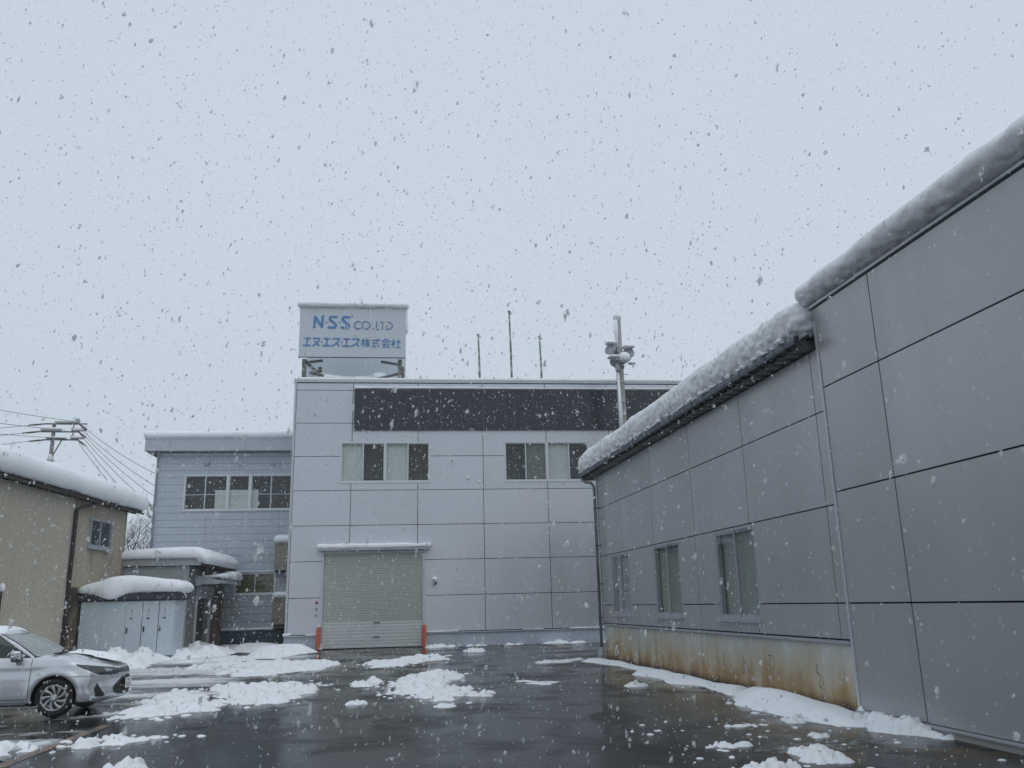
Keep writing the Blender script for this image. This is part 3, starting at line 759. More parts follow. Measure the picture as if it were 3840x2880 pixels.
strokes(mb, [arc(1153, 480, 68, 48, 312), arc(1293, 480, 70, 0, 360), [(1386, 538), (1388, 546)], [(1434, 536), (1422, 560)], [(1486, 408), (1478, 553), (1535, 553)], [(1548, 416), (1642, 416)], [(1592, 416), (1588, 556)],
             [(1669, 418), (1720, 421), (1755, 445), (1768, 485), (1752, 526), (1712, 549), (1662, 550), (1669, 418)]], 17)
sign.part("lettering", mb, M['blue2'])
mb = MB()
def e_(dx, dy): return [[(198 + dx, 727 + dy), (318 + dx, 727 + dy)], [(260 + dx, 727 + dy), (250 + dx, 855 + dy)], [(178 + dx, 855 + dy), (322 + dx, 855 + dy)]]
def su_(dx, dy): return [[(700 + dx, 731 + dy), (826 + dx, 731 + dy), (802 + dx, 785 + dy), (752 + dx, 828 + dy), (684 + dx, 866 + dy)], [(774 + dx, 808 + dy), (826 + dx, 866 + dy)]]
strokes(mb, e_(0, 0) + [[(352, 728), (476, 728), (455, 780), (415, 826), (354, 862)], [(382, 775), (474, 862)]] + e_(347, 3) + su_(0, 0) + e_(695, 6) + su_(347, 4), 24)
strokes(mb, dot(510, 793, 13) + dot(858, 797, 13), 13)
strokes(mb, [[(1213, 762), (1287, 762)], [(1245, 722), (1245, 880)], [(1243, 780), (1208, 838)], [(1250, 790), (1276, 820)], [(1308, 725), (1292, 765)], [(1298, 758), (1368, 758)], [(1283, 800), (1370, 800)], [(1326, 725), (1326, 880)], [(1318, 808), (1280, 864)], [(1333, 808), (1368, 864)],
             [(1395, 752), (1547, 752)], [(1400, 799), (1475, 799)], [(1437, 799), (1435, 864)], [(1393, 873), (1482, 858)], [(1490, 725), (1498, 800), (1516, 853), (1542, 870)], [(1520, 726), (1542, 742)],
             [(1650, 726), (1568, 778)], [(1650, 726), (1732, 778)], [(1610, 778), (1690, 778)], [(1582, 818), (1722, 818)], [(1642, 818), (1605, 873), (1712, 868)], [(1686, 840), (1722, 882)],
             [(1782, 725), (1796, 746)], [(1750, 770), (1816, 770), (1752, 834)], [(1785, 800), (1785, 884)], [(1798, 802), (1820, 826)], [(1880, 728), (1877, 876)], [(1836, 776), (1920, 776)], [(1824, 877), (1921, 877)]], 17)
sign.part("lettering", mb, M['blue'])

# =================================================================== rooftop flagpoles
K = 38 / D
for (s_, zt, lb) in ((2.70, 13.20, "left short bare flagpole on the factory roof nearest the sign"), (4.11, 14.32, "tallest bare flagpole in the middle on the factory roof"), (5.45, 13.15, "right short bare flagpole on the factory roof, snow stuck on its tip")):
    s2, z2 = s_ * K, 1.6 + (zt - 1.6) * K
    T = Thing("flag_pole", lb, "flagpole", (s2, 38, 11.0), SK, "bare flagpoles on the factory roof")
    lean = -.06
    p = MB(); p.tube([(s2, 38, 11.0), (s2 + lean * .3, 38, (11 + z2) / 2), (s2 + lean, 38, z2)], [.055, .05, .035], 8); T.part("pole", p, M['pole_rust'], smooth=True)
    p = MB(); p.lathe([(.03, -.02), (.07, .0), (.07, .05), (.02, .09)], (s2 + lean, 38, z2), (0, 0, 1), 10); p.box(s2 + lean, 37.97, z2 - .1, s2 + lean + .12, 38.03, z2 - .04); T.part("finial", p, M['pole_rust'])
    p = MB(); p.lathe([(.14, 0), (.14, .04), (.06, .05)], (s2, 38, 11.0), (0, 0, 1), 10); T.part("foot", p, M['steel_dark'])

# =================================================================== DARK GREY HALL, low wing with windows
X0 = 6.64
RF = lambda a, d, z: (X0 - d, a, z)
wing = Thing("warehouse_wing", "long dark grey panelled wing with three tall windows over a rust stained base", "building", (X0, 18, 0))
wins = [(21.90, 1.24, 23.61, 2.86), (18.09, 1.23, 19.85, 2.86), (14.26, 1.22, 16.05, 2.86)]
bk = MB(); sheet(bk, (11.42, 0.0, 24.76, 5.25), wins, RF, -9, 0)
bk.add([(X0, 11.42, 5.25), (X0, 24.76, 5.25), (X0 + 9, 24.76, 5.25), (X0 + 9, 11.42, 5.25)], [(0, 1, 2, 3)])
wing.part("wall", bk, M['joint'])
wcols = [11.45, 11.71, 14.40, 17.09, 19.79, 22.43, 24.74]; wrows = [1.0, 1.50, 2.885, 4.28, 5.25]
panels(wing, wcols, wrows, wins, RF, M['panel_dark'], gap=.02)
for (y0, z0, y1, z1) in wins:
    m_ = (y0 + y1) / 2
    window(wing, RF, y0, y1, z0, z1, [(y0 + .05, m_ + .02, 'blind'), (m_ - .02, y1 - .05, 'blind')], M['frame_dark'], proud=.055, bar=.04, sill=.04)
c = MB(); fbox(c, RF, 24.745, 24.83, -.05, .07, .98, 5.25); wing.part("corner_trim", c, M['trim'])
c = MB(); fbox(c, RF, 11.45, 24.80, -.02, .09, .945, .985); wing.part("base_flashing", c, M['frame_dark'])
c = MB(); fbox(c, RF, 11.43, 24.76, -.3, .02, 0, .94); wing.part("base_wall", c, M['stained'])
# cracks in the render
cr = [[(15.25, .62), (15.2, .5), (15.3, .42), (15.22, .34), (15.34, .28)], [(15.2, .5), (15.1, .46), (15.06, .34)], [(14.2, .66), (14.12, .6), (14.22, .5), (14.13, .44), (14.2, .36)], [(14.02, .65), (14.0, .5), (14.06, .42), (14.1, .36)], [(14.2, .66), (14.02, .65)],
      [(12.55, .62), (12.6, .5), (12.5, .42), (12.56, .3), (12.49, .18), (12.53, .02)], [(12.6, .5), (12.45, .45), (12.42, .36), (12.5, .31)], [(12.56, .3), (12.4, .26)],
      [(17.0, .62), (16.95, .5), (16.99, .36), (16.85, .28)], [(16.1, .6), (16.15, .45), (16.05, .36)]]
for ln in cr:
    c = MB()
    for k in range(len(ln) - 1):
        p = np.array(ln[k]); q = np.array(ln[k + 1]); d = (q - p) / np.linalg.norm(q - p); nn = np.array([-d[1], d[0]]) * (.004 if k % 2 else .007)
        c.prism([p - nn, q - nn * .6, q + nn * .6, p + nn], RF, .0205, .022 + .0003 * k)
    wing.part("crack", c, M['crack'])
# eave: folded deck, gutter sections, soffit
EX = 6.30
ys = np.arange(11.47, 25.55, .3335)
dk = MB(); prof = []
for y in ys:
    prof += [(y, 5.36), (y + .06, 5.36), (y + .12, 5.26), (y + .27, 5.26)]
A = np.array([[(x, yy, zz + dz) for (yy, zz) in prof] for x, dz in ((EX + .03, 0), (X0 + 1.0, .04))]); dk.grid(A)
A = np.array([[(x, yy, zz) for (yy, zz) in prof] for x, dz in ((EX + .12, 0), (EX + .12, 0))]); A[1, :, 2] = 5.385; dk.grid(A)
wing.part("folded_deck", dk, M['deck'])
for y in ys:
    mb = MB(); y0, y1 = y + .011, min(y + .3225, 25.6)
    sec = [(EX, 5.44), (EX - .05, 5.44), (EX - .065, 5.38), (EX - .055, 5.325), (EX + .02, 5.315), (EX + .02, 5.43)]
    n = len(sec); mb.add([(x, y0, z) for x, z in sec] + [(x, y1, z) for x, z in sec], [tuple(range(n)), tuple(range(2 * n - 1, n - 1, -1))] + [(k, k + n, (k + 1) % n + n, (k + 1) % n) for k in range(n)])
    wing.part("gutter_section", mb, M['gutter'])
br = MB()
for y in ys:
    br.box(EX - .03, y - .008, 5.285, EX + .05, y + .008, 5.318); br.box(EX - .045, y - .004, 5.318, EX + .018, y + .004, 5.436)
wing.part("gutter_bracket", br, M['black'], kind='stuff')
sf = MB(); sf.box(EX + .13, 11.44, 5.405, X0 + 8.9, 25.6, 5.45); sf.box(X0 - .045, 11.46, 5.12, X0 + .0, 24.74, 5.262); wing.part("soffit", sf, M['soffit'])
bd = MB(); bd.box(EX + .0, 25.56, 5.25, X0 + 8.9, 25.62, 5.46); wing.part("verge_board", bd, M['gutter'])
# downpipe at the far corner
dp = Thing("downpipe", "slim brown downpipe at the far corner of the dark grey wing", "drainpipe", (6.47, 24.7, 0))
p = MB(); p.tube([(EX - .02, 25.3, 5.31), (EX - .02, 25.3, 5.22), (EX + .05, 25.1, 5.12), (6.40, 24.75, 5.06), (6.47, 24.66, 4.92), (6.47, 24.66, .32)], .043, 10); dp.part("pipe", p, M['pipe_brown'], smooth=True)
for zz in (4.3, 3.2, 2.1, 1.15):
    p = MB(); p.lathe([(.055, -.02), (.055, .02)], (6.47, 24.66, zz), (0, 0, 1), 10); p.box(6.5, 24.64, zz - .015, 6.64, 24.68, zz + .015); dp.part("bracket", p, M['steel_dark'])
p = MB(); p.tube([(6.47, 24.66, .34), (6.47, 24.66, .2), (6.44, 24.62, .12)], [.06, .06, .06], 10); p.lathe([(.05, 0), (.10, .06), (.11, .14), (.06, .22)], (6.45, 24.64, .04), (0, 0, 1), 12); dp.part("shoe", p, M['pipe'], smooth=True)

# =================================================================== near tall hall
XN = 6.60
HF = lambda a, d, z: (XN - d, a, z)
hall = Thing("warehouse_hall", "near dark grey panelled hall with large blank panels and a snow loaded eave", "building", (XN, 8, 0))
notch = [(11.36, -1, 12.2, 5.61)]
bk = MB(); sheet(bk, (-6, .10, 11.63, 5.86), notch, HF, -9, 0)
bk.add([(XN, -6, 5.86), (XN, 11.63, 5.86), (XN + 9, 11.63, 5.86), (XN + 9, -6, 5.86)], [(0, 1, 2, 3)])
hall.part("wall", bk, M['joint'])
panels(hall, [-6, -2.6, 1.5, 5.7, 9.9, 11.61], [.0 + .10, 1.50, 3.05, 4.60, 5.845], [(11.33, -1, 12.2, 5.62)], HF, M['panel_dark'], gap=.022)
c = MB(); fbox(c, HF, 11.335, 11.395, -.05, .065, .02, 5.64); fbox(c, HF, 11.395, 11.66, -.05, .065, 5.575, 5.635); fbox(c, HF, 11.605, 11.665, -.05, .065, 5.635, 5.85); hall.part("corner_trim", c, M['trim'])
c = MB(); fbox(c, HF, -6, 11.68, -.1, .085, 5.862, 5.90); hall.part("eave_flashing", c, M['trim'])
c = MB(); fbox(c, HF, -6, 11.36, -.1, .10, -.05, .075); hall.part("base_kerb", c, M['concrete'])
c = MB(); fbox(c, HF, -6, 11.36, -.02, .13, .078, .10); hall.part("base_flashing", c, M['frame_dark'])

# =================================================================== OFFICE with blue-grey siding
DO = 41.0; KO = DO / 43.0
OF = lambda a, d, z: (a, DO - d, z)
os_ = lambda s: s * KO
oz = lambda z: 1.6 + (z - 1.6) * KO
off = Thing("office_building", "older two storey office clad in blue grey horizontal siding boards", "building", (-12.05, DO, 0), SK)
oL, oR = os_(-12.62), -4.2
OW = (os_(-11.37), oz(6.31), os_(-5.9), oz(8.11)); OW2 = (os_(-8.74), oz(2.27), os_(-6.78), oz(3.37))
bk = MB(); sheet(bk, (oL + .02, 0, oR, oz(9.2)), [OW, OW2], OF, -10, 0); off.part("wall", bk, M['joint'])
zs = [oz(.72) + .3288 * k for k in range(26)]
zs = [z for z in zs if z < oz(9.2)] + [oz(9.2)]
vj = [oL + .03, os_(-10.24), os_(-6.76), oR]
for j in range(len(zs) - 1):
    for i in range(3):
        mb = MB(); r = (vj[i] + .005, zs[j] + .006, vj[i + 1] - .005, zs[j + 1] - .006)
        hh = [h for h in (OW, OW2) if h[0] < r[2] and h[2] > r[0] and h[1] < r[3] and h[3] > r[1]]
        if sheet(mb, r, hh, OF, -.01, .028): off.part("siding_board", mb, M['siding'])
c = MB(); fbox(c, OF, oL - .03, oL + .035, -.05, .045, .6, oz(9.2)); off.part("corner_trim", c, M['trim'])
c = MB(); fbox(c, OF, os_(-9.34), oR, .0, .06, 0, oz(.66)); off.part("skirt", c, M['teal'])
mids = [os_(-9.28), os_(-8.22)]
m1, m2 = mids
window(off, OF, OW[0], OW[2], OW[1], OW[3], [(OW[0] + .05, os_(-10.35), None), (os_(-10.35) - .02, m1 - .05, 'part.45,1.0'), (m1 + .05, m2 - .05, 'half'), (m2 + .05, os_(-7.2), 'part.0,.35'), (os_(-7.2) - .02, os_(-6.1), None)],
       M['frame'], mull=mids, bar=.06, rails=(oz(7.12),))
window(off, OF, OW2[0], OW2[2], OW2[1], OW2[3], [(OW2[0] + .05, (OW2[0] + OW2[2]) / 2 + .015, 'ochre'), ((OW2[0] + OW2[2]) / 2 - .015, OW2[2] - .05, 'ochre')], M['frame'], bar=.07)
for s_ in (-10.38, -8.69, -7.15):
    v = MB(); fbox(v, OF, os_(s_) - .09, os_(s_) + .09, .028, .16, oz(8.55), oz(8.66)); off.part("vent_cap", v, M['pipe'])
f0, f1 = oz(9.22), oz(9.80)
for a, b in ((os_(-13.23), os_(-12.05)), (os_(-12.05), os_(-8.45)), (os_(-8.45), oR)):
    c = MB(); fbox(c, OF, a + .006, b - .006, .45, .52, f0, f1); off.part("fascia_board", c, M['fascia'])
c = MB(); fbox(c, OF, os_(-13.23), os_(-13.23) + .06, -8, .449, f0, f1); off.part("side_fascia", c, M['fascia'])
c = MB(); fbox(c, OF, os_(-13.2), oR, -8, .50, f0 + .02, f0 + .06); off.part("eave_soffit", c, M['annex'])
c = MB(); fbox(c, OF, os_(-13.26), oR, -8, .55, f1, f1 + .04); off.part("roof_edge", c, M['trim'])
v = MB(); v.lathe([(.2, 0), (.2, .35), (.3, .36), (.22, .5), (.05, .58)], (os_(-12.0), DO + 3, f1 + .04), (0, 0, 1), 14); off.part("roof_vent", v, M['pipe'])
dp = Thing("downpipe", "blue grey downpipe on the left corner of the siding clad office", "drainpipe", (oL - .1, DO, 0), SK)
p = MB(); p.tube([OF(oL + .05, .35, f0 + .02), OF(oL - .02, .22, f0 - .12), OF(oL - .06, .10, f0 - .3), OF(oL - .06, .10, .1)], .05, 10); dp.part("pipe", p, M['pipe'], smooth=True)
for zz in (8.0, 6.6, 5.2, 3.8):
    p = MB(); p.lathe([(.062, -.03), (.062, .03)], OF(oL - .06, .10, zz), (0, 0, 1), 10); dp.part("bracket", p, M['pipe'])

# tan cowls between office and factory
for (z0, z1, lb) in ((oz(3.40), oz(4.60), "upper tan ventilation cowl between office and factory, domed snow on top"), (oz(.92), oz(2.03), "lower tan ventilation cowl between office and factory, above the teal skirt")):
    T = Thing("ventilation_cowl", lb, "vent", (-6.2, DO, z0), SK, "tan cowls between the office and the factory")
    c = MB(); fbox(c, OF, -6.46, -5.4, .03, .75, z0, z1); T.part("body", c, M['tanbox'])
    c = MB(); fbox(c, OF, -6.42, -5.44, .06, .70, z0 - .10, z0 - .002); T.part("outlet", c, M['black'])
    c = MB(); fbox(c, OF, -6.5, -5.36, .0, .80, z1, z1 + .05); T.part("lid", c, M['tanbox'])
    c = MB(); fbox(c, OF, -6.44, -5.42, .752, .76, z0 + .18, z0 + .195); T.part("seam", c, M['joint'])

# =================================================================== ANNEX with side entrance
DA = 34.7
AF = lambda a, d, z: (a, DA - d, z)
ann = Thing("entrance_annex", "low grey entrance annex with a dark open doorway under a snowy flat roof", "building", (-8.76, DA, 0), SK)
b = MB(); b.box(-14.5, DA + .02, 0, -8.80, DA + 3.0 - .0, 3.3); b.box(-14.5, DA + 3.0, 0, -9.5, DA + 6.2, 3.3); ann.part("wall", b, M['joint'])
zz = [0.0, .62, 1.24, 1.86, 2.48, 3.31]
for j in range(5):
    for a0, a1 in ((-14.4, -11.6), (-11.6, -8.76)):
        mb = MB(); sheet(mb, (a0 + .004, zz[j] + .006, a1 - .004, zz[j + 1] - .006), [], AF, -.02, .02); ann.part("cladding_board", mb, M['annex'])
SFc = lambda a, d, z: (-8.77 + d, a, z)     # side wall, a = depth
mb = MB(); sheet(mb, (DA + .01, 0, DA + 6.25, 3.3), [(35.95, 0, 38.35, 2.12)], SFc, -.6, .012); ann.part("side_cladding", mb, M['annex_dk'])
mb = MB(); fbox(mb, SFc, 36.0, 38.9, .02, .07, 2.16, 2.60); ann.part("transom_panel", mb, M['annex'])
mb = MB(); fbox(mb, SFc, 35.93, 36.0, -.02, .09, 0, 2.16); fbox(mb, SFc, 38.3, 38.4, -.02, .07, 0, 2.15); fbox(mb, SFc, 36.0, 38.3, -.02, .06, 2.10, 2.15); dr = ann.part("doorway", mb, M['annex_lt'])
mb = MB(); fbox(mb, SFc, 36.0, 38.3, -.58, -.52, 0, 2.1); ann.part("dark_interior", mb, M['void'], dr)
mb = MB(); fbox(mb, SFc, 37.55, 38.28, -.06, -.02, .02, 2.08); ann.part("door_leaf", mb, M['annex_dk'], dr)
mb = MB(); fbox(mb, SFc, 39.0, 39.75, .02, .22, .0, 2.1); ann.part("corner_post", mb, M['brownpost'])
mb = MB(); mb.tube([SFc(39.3, .30, .9), SFc(39.3, .30, 2.0)], .07, 8); ann.part("meter_pipe", mb, M['brownpost'])
mb = MB(); fbox(mb, AF, -14.5, -8.32, .06, .14, 3.325, 3.58); ann.part("fascia", mb, M['annex_lt'])
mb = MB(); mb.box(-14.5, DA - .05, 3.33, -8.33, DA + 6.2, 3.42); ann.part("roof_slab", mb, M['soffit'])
mb = MB(); mb.box(-8.36, DA - .058, 3.31, -8.30, DA + 6.2, 3.56); ann.part("verge_board", mb, M['wood'])
T = Thing("door_awning", "small pale awning over the annex doorway, heaped with snow", "awning", (-8.75, 37, 2.7), SK)
mb = MB(); A = np.array([[(-8.74 + u * .95, y, 2.98 - u * .22) for u in np.linspace(0, 1, 5)] for y in np.linspace(35.7, 39.9, 8)]); mb.grid(A); A2 = A.copy(); A2[..., 2] -= .05; mb.grid(A2); T.part("sheet", mb, M['annex_lt'])
mb = MB(); mb.box(-7.82, 35.7, 2.66, -7.79, 39.9, 2.80); T.part("front_rail", mb, M['annex_lt'])
for y in (35.75, 37.2, 38.6, 39.85):
    mb = MB(); mb.beam((-8.74, y, 2.68), (-7.82, y, 2.72), .04); T.part("bracket", mb, M['steel_dark'])
mb = MB(); mb.add([(-8.74, 35.68, 2.62), (-7.8, 35.68, 2.64), (-7.8, 35.68, 2.78), (-8.74, 35.68, 3.0)], [(0, 1, 2, 3)]); T.part("end_panel", mb, M['annex_lt'])

# =================================================================== switchgear cabinet
DC = 32.5
CF = lambda a, d, z: (a, DC - d, z)
cab = Thing("switchgear_cabinet", "pale blue grey electrical cabinet with three narrow doors, deep snow on its roof", "cabinet", (-10.2, DC, 0), SK)
cl, cr_ = -11.82, -8.60
b = MB(); b.box(cl, DC, .12, cr_, DC + 1.3, 2.05); cab.part("body", b, M['cabinet'])
b = MB(); b.box(cl + .05, DC + .04, -.1, cr_ - .05, DC + 1.45, .119); cab.part("plinth", b, M['cab_dark'])
e = [cl + .015, -11.05, -10.27, -9.70, -9.14, cr_ - .015]
for i in range(5):
    nm = "front_panel" if i < 2 else "cabinet_door"
    mb = MB(); sheet(mb, (e[i] + (.003 if i < 2 else .012), .14, e[i + 1] - (.003 if i < 2 else .012), 2.03), [], CF, .001, .018 if i < 2 else .032); d_ = cab.part(nm, mb, M['cabinet'])
    if i >= 2:
        a = e[i] + .08; zc = (1.0, 1.03, 1.05)[i - 2]
        h = MB(); fbox(h, CF, a - .022, a + .022, .033, .07, zc - .09, zc + .09); cab.part("handle", h, M['black'], d_)
        h = MB(); fbox(h, CF, a + .07, a + .17, .033, .037, 1.38, 1.43); cab.part("marker_plate", h, M['red'] if i == 2 else M['cab_dark'], d_)
        h = MB(); fbox(h, CF, a + .09, a + .17, .033, .037, 1.52, 1.545); fbox(h, CF, a + .10, a + .15, .033, .037, 1.60, 1.72); cab.part("caption", h, M['pipe'], d_)
for s_ in (-9.70, -9.14):
    mb = MB(); fbox(mb, CF, s_ - .012, s_ + .012, .001, .006, .14, 2.03); cab.part("door_gap", mb, M['cab_dark'])
b = MB(); b.box(cl - .10, DC - .16, 2.06, cr_ + .15, DC + 1.36, 2.25); cab.part("roof_rim", b, M['cab_dark'])
b = MB(); b.box(cl - .04, DC - .06, 2.0, cr_ + .06, DC + 1.33, 2.059); cab.part("cornice", b, M['cab_dark'])

# =================================================================== TAN HOUSE on the left
HB = (-9.14, 33.49, 0); HR = rad(-6.5)
# local frame: y runs along the wall into the picture, x points out of the wall
c0, s0 = math.cos(-HR), math.sin(-HR)
hb = (c0 * HB[0] - s0 * HB[1], s0 * HB[0] + c0 * HB[1], 0)     # base expressed in the rotated frame
hx, hy = hb[0], hb[1]
house = Thing("corrugated_house", "old tan corrugated steel building with brown stains and a sagging snowy eave", "building", hb, HR)
WF = lambda a, d, z: (hx + d, hy + a, z)
hw = (-2.87, 3.76, -1.10, 4.74)
def corr(y0, y1, pitch, amp, z0, z1, holes, d):
    mb = MB(); n = int((y1 - y0) / pitch)
    a = []
    for i in range(n):
        a += [(y0 + i * pitch, 0), (y0 + (i + .12) * pitch, -amp), (y0 + (i + .30) * pitch, -amp), (y0 + (i + .42) * pitch, 0)]
    a.append((y1, 0))
    zz = sorted({z0, z1, *[q for h in holes for q in (h[1], h[3]) if z0 < q < z1]})
    for k in range(len(a) - 1):
        for j in range(len(zz) - 1):
            cy, cz = (a[k][0] + a[k + 1][0]) / 2, (zz[j] + zz[j + 1]) / 2
            if any(h[0] < cy < h[2] and h[1] < cz < h[3] for h in holes): continue
            p, q = a[k], a[k + 1]
            mb.add([WF(p[0], d + p[1], zz[j]), WF(q[0], d + q[1], zz[j]), WF(q[0], d + q[1], zz[j + 1]), WF(p[0], d + p[1], zz[j + 1])], [(0, 1, 2, 3)])
    return mb
house.part("wall_sheet", corr(-16, -4.06, .125, .032, 2.42, 5.3, [], .02), M['tan'])
house.part("wall_sheet", corr(-16, -4.06, .125, .032, 0, 2.44, [], .032), M['tan'])
house.part("wall_sheet", corr(-4.06, .12, .082, .024, 2.42, 5.3, [hw], .008), M['tan2'])
house.part("wall_sheet", corr(-4.06, .12, .082, .024, 0, 2.44, [], .02), M['tan3'], label="lower sheet blackened with rust and damp")
b = MB(); b.add([WF(.12, .02, 0), WF(.12, -8, 0), WF(.12, -8, 6.2), WF(.12, -.0, 5.28)], [(0, 1, 2, 3)]); house.part("gable_wall", b, M['tan2'])
c = MB(); fbox(c, WF, .10, .15, -.03, .04, 0, 5.28); house.part("corner_trim", c, M['tanbox'])
window(house, WF, hw[0], hw[2], hw[1], hw[3], [(hw[0] + .05, -1.98, None), (-2.0, hw[2] - .05, None)], M['frame_dark'], proud=.09, bar=.05, sill=.05)
def roofz(d): return 5.34 - (d) * math.tan(rad(12))
b = MB()
rp = [[WF(y, d, roofz(d) + t) for d in (.24, -5.5)] for y in (-16, 1.02) for t in (0,)]
b.add([WF(-16, .24, roofz(.24)), WF(1.02, .24, roofz(.24)), WF(1.02, -6, roofz(-6)), WF(-16, -6, roofz(-6)),
       WF(-16, .24, roofz(.24) + .09), WF(1.02, .24, roofz(.24) + .09), WF(1.02, -6, roofz(-6) + .09), WF(-16, -6, roofz(-6) + .09)],
      [(0, 3, 2, 1), (4, 5, 6, 7), (0, 1, 5, 4), (1, 2, 6, 5), (2, 3, 7, 6), (3, 0, 4, 7)]); house.part("roof", b, M['wood'])
b = MB()
for k in range(36):
    y = -16 + k * .47
    b.add([WF(y, .02, roofz(.02) - .11), WF(y + .07, .02, roofz(.02) - .11), WF(y + .07, .20, roofz(.20) - .11), WF(y, .20, roofz(.20) - .11),
           WF(y, .02, roofz(.02) - .005), WF(y + .07, .02, roofz(.02) - .005), WF(y + .07, .20, roofz(.20) - .005), WF(y, .20, roofz(.20) - .005)],
          [(0, 3, 2, 1), (4, 5, 6, 7), (0, 1, 5, 4), (1, 2, 6, 5), (2, 3, 7, 6), (3, 0, 4, 7)])
house.part("rafter_end", b, M['wood'], kind='stuff')
b = MB(); b.tube([WF(-16, .27, roofz(.24) - .03), WF(-3, .27, roofz(.24) - .05), WF(1.05, .27, roofz(.24) - .03)], .04, 8); house.part("eave_gutter", b, M['wood'])
T = Thing("downpipe", "black downpipe running down the middle of the tan corrugated wall", "drainpipe", WF(-4.1, .1, 0), HR)
p = MB(); p.tube([WF(-2.6, .27, 5.22), WF(-3.2, .22, 5.12), WF(-3.85, .14, 4.98), WF(-4.06, .09, 4.85), WF(-4.08, .09, 2.5), WF(-4.1, .09, .05)], .062, 10); T.part("pipe", p, M['wood'], smooth=True)
for zz_ in (4.2, 2.9, 1.5):
    p = MB(); p.lathe([(.075, -.025), (.075, .025)], WF(-4.09, .09, zz_), (0, 0, 1), 10); T.part("bracket", p, M['wood'])
T = Thing("wall_pipe", "tiny snow capped pipe stub low on the tan wall near the picture edge", "pipe", WF(-8.0, .1, 2.0), HR)
p = MB(); p.tube([WF(-7.95, .08, 1.2), WF(-7.95, .08, 2.25)], .025, 6); T.part("stem", p, M['wood'])
p = MB(); p.lathe([(.05, 0), (.07, .06), (.07, .16), (.03, .21)], WF(-7.95, .08, 2.25), (0, 0, 1), 10); T.part("cap", p, M['snow'], smooth=True)

def move_off(obs, k):
    """same bearing, k times the distance from the yard gate"""
    e = Vector((0, 0, EYE))
    for o in obs:
        o.location = e + (o.location - e) * k; o.scale = (k, k, k)
HK, CK = 1.042, .954
move_off([o for o in S.objects if o.parent is None and (o.name.startswith(("corrugated_house", "wall_pipe")) or "tan corrugated" in o.get("label", ""))], HK)
move_off([cab.o], CK)

# =================================================================== utility pole and cables
PX, PY = -23.15, 65.0
up_ = Thing("utility_pole", "leaning utility pole with three snow loaded crossarms beyond the tan house", "utility pole", (PX, PY, 0))
p = MB(); p.tube([(PX + .1, PY, 0), (PX, PY, 15.1)], [.20, .125], 12); up_.part("pole", p, M['utilpole'], smooth=True)
for z_, xa, xb in ((15.03, -.55, 1.8), (14.45, -.9, 1.8), (13.86, -.4, 1.8)):
    p = MB(); p.box(PX + xa, PY - .17, z_ - .05, PX + xb, PY - .08, z_ + .05); ar = up_.part("crossarm", p, M['utilpole'])
    for xo in (1.55, 1.78):
        q = MB(); q.lathe([(.03, 0), (.06, .05), (.04, .09), (.075, .13), (.05, .18), (.07, .22), (.03, .27)], (PX + xo - .25, PY - .12, z_ + .05), (0, 0, 1), 8); up_.part("insulator", q, M['insul'], ar)
    q = MB(); q.tube([(PX + 1.75, PY - .12, z_), (PX + 2.0, PY - .3, z_ - .2), (PX + 2.38, PY - .4, z_ - .46)], [.05, .075, .06], 6); up_.part("strain_insulator", q, M['insul'], ar)
    q = MB(); q.tube([(PX + xa, PY - .12, z_), (PX + xa - .5, PY - .3, z_ - .1), (PX + xa - 1.0, PY - .5, z_ - .2)], [.05, .07, .05], 6); up_.part("strain_insulator", q, M['insul'], ar)
p = MB(); p.beam((PX + .66, PY - .12, 13.83), (PX + .12, PY - .12, 12.6), .07); up_.part("brace", p, M['utilpole'])
p = MB(); p.box(PX + 1.35, PY - .16, 13.9, PX + 1.42, PY - .1, 15.0); up_.part("arm_tie", p, M['utilpole'])
p = MB(); p.lathe([(.0, 0), (.16, .03), (.2, .2), (.12, .33), (0, .36)], (PX + 1.6, PY - .12, 15.1), (0, 0, 1), 10); up_.part("arrester", p, M['pipe'], smooth=True)
for z_, xa, xb, h_ in ((15.08, .05, 1.75, .24), (14.5, -.85, .6, .26), (13.91, -.4, 1.0, .16), (14.5, 1.3, 2.3, .22), (13.91, 1.3, 2.2, .22), (15.0, 1.8, 2.35, .14)):
    q = MB(); pillow(q, PX + xa, PX + xb, PY - .3, PY + .05, z_, z_ + h_, .12, .08, .03, 3, seed=int(z_ * 10)); up_.part("snow_cap", q, M['snow'], smooth=True)
q = MB(); q.lathe([(.165, 0), (.24, .1), (.17, .5), (.14, .55)], (PX + .02, PY - .02, 12.25), (0, 0, 1), 10); up_.part("snow_collar", q, M['snow'], smooth=True)
def cable(a, b, sag, r=.018):
    pts = []
    for t in np.linspace(0, 1, 14):
        q = np.array(a) * (1 - t) + np.array(b) * t; q[2] -= sag * 4 * t * (1 - t); pts.append(q)
    mb = MB(); mb.tube(pts, r, 5)
    return mb
rc = []
for k, (z_, dx) in enumerate(((14.57, 2.38), (14.40, 2.2), (13.99, 2.4), (13.85, 2.3), (13.40, 2.4), (13.55, 1.95))):
    rc.append(((PX + dx, PY - .4, z_), (-13.0, 56.0, (9.75, 8.9, 8.2, 7.5, 6.6, 5.9)[k]), .25))
lc = [((PX - 1.5, PY - .5, 14.82), (-36, 58, 13.0), .3), ((PX - 1.9, PY - .5, 14.25), (-36, 58, 12.3), .3), ((PX - 1.4, PY - .5, 13.66), (-36, 58, 11.6), .3),
      ((PX + 1.5, PY - .2, 15.2), (-36, 48, 16.2), .5), ((PX + .9, PY - .2, 14.55), (-36, 48, 14.8), .5), ((PX + .9, PY - .2, 13.95), (-36, 48, 13.6), .5)]
ORD = ("uppermost", "second from the top", "third from the top", "fourth from the top", "fifth from the top", "lowest")
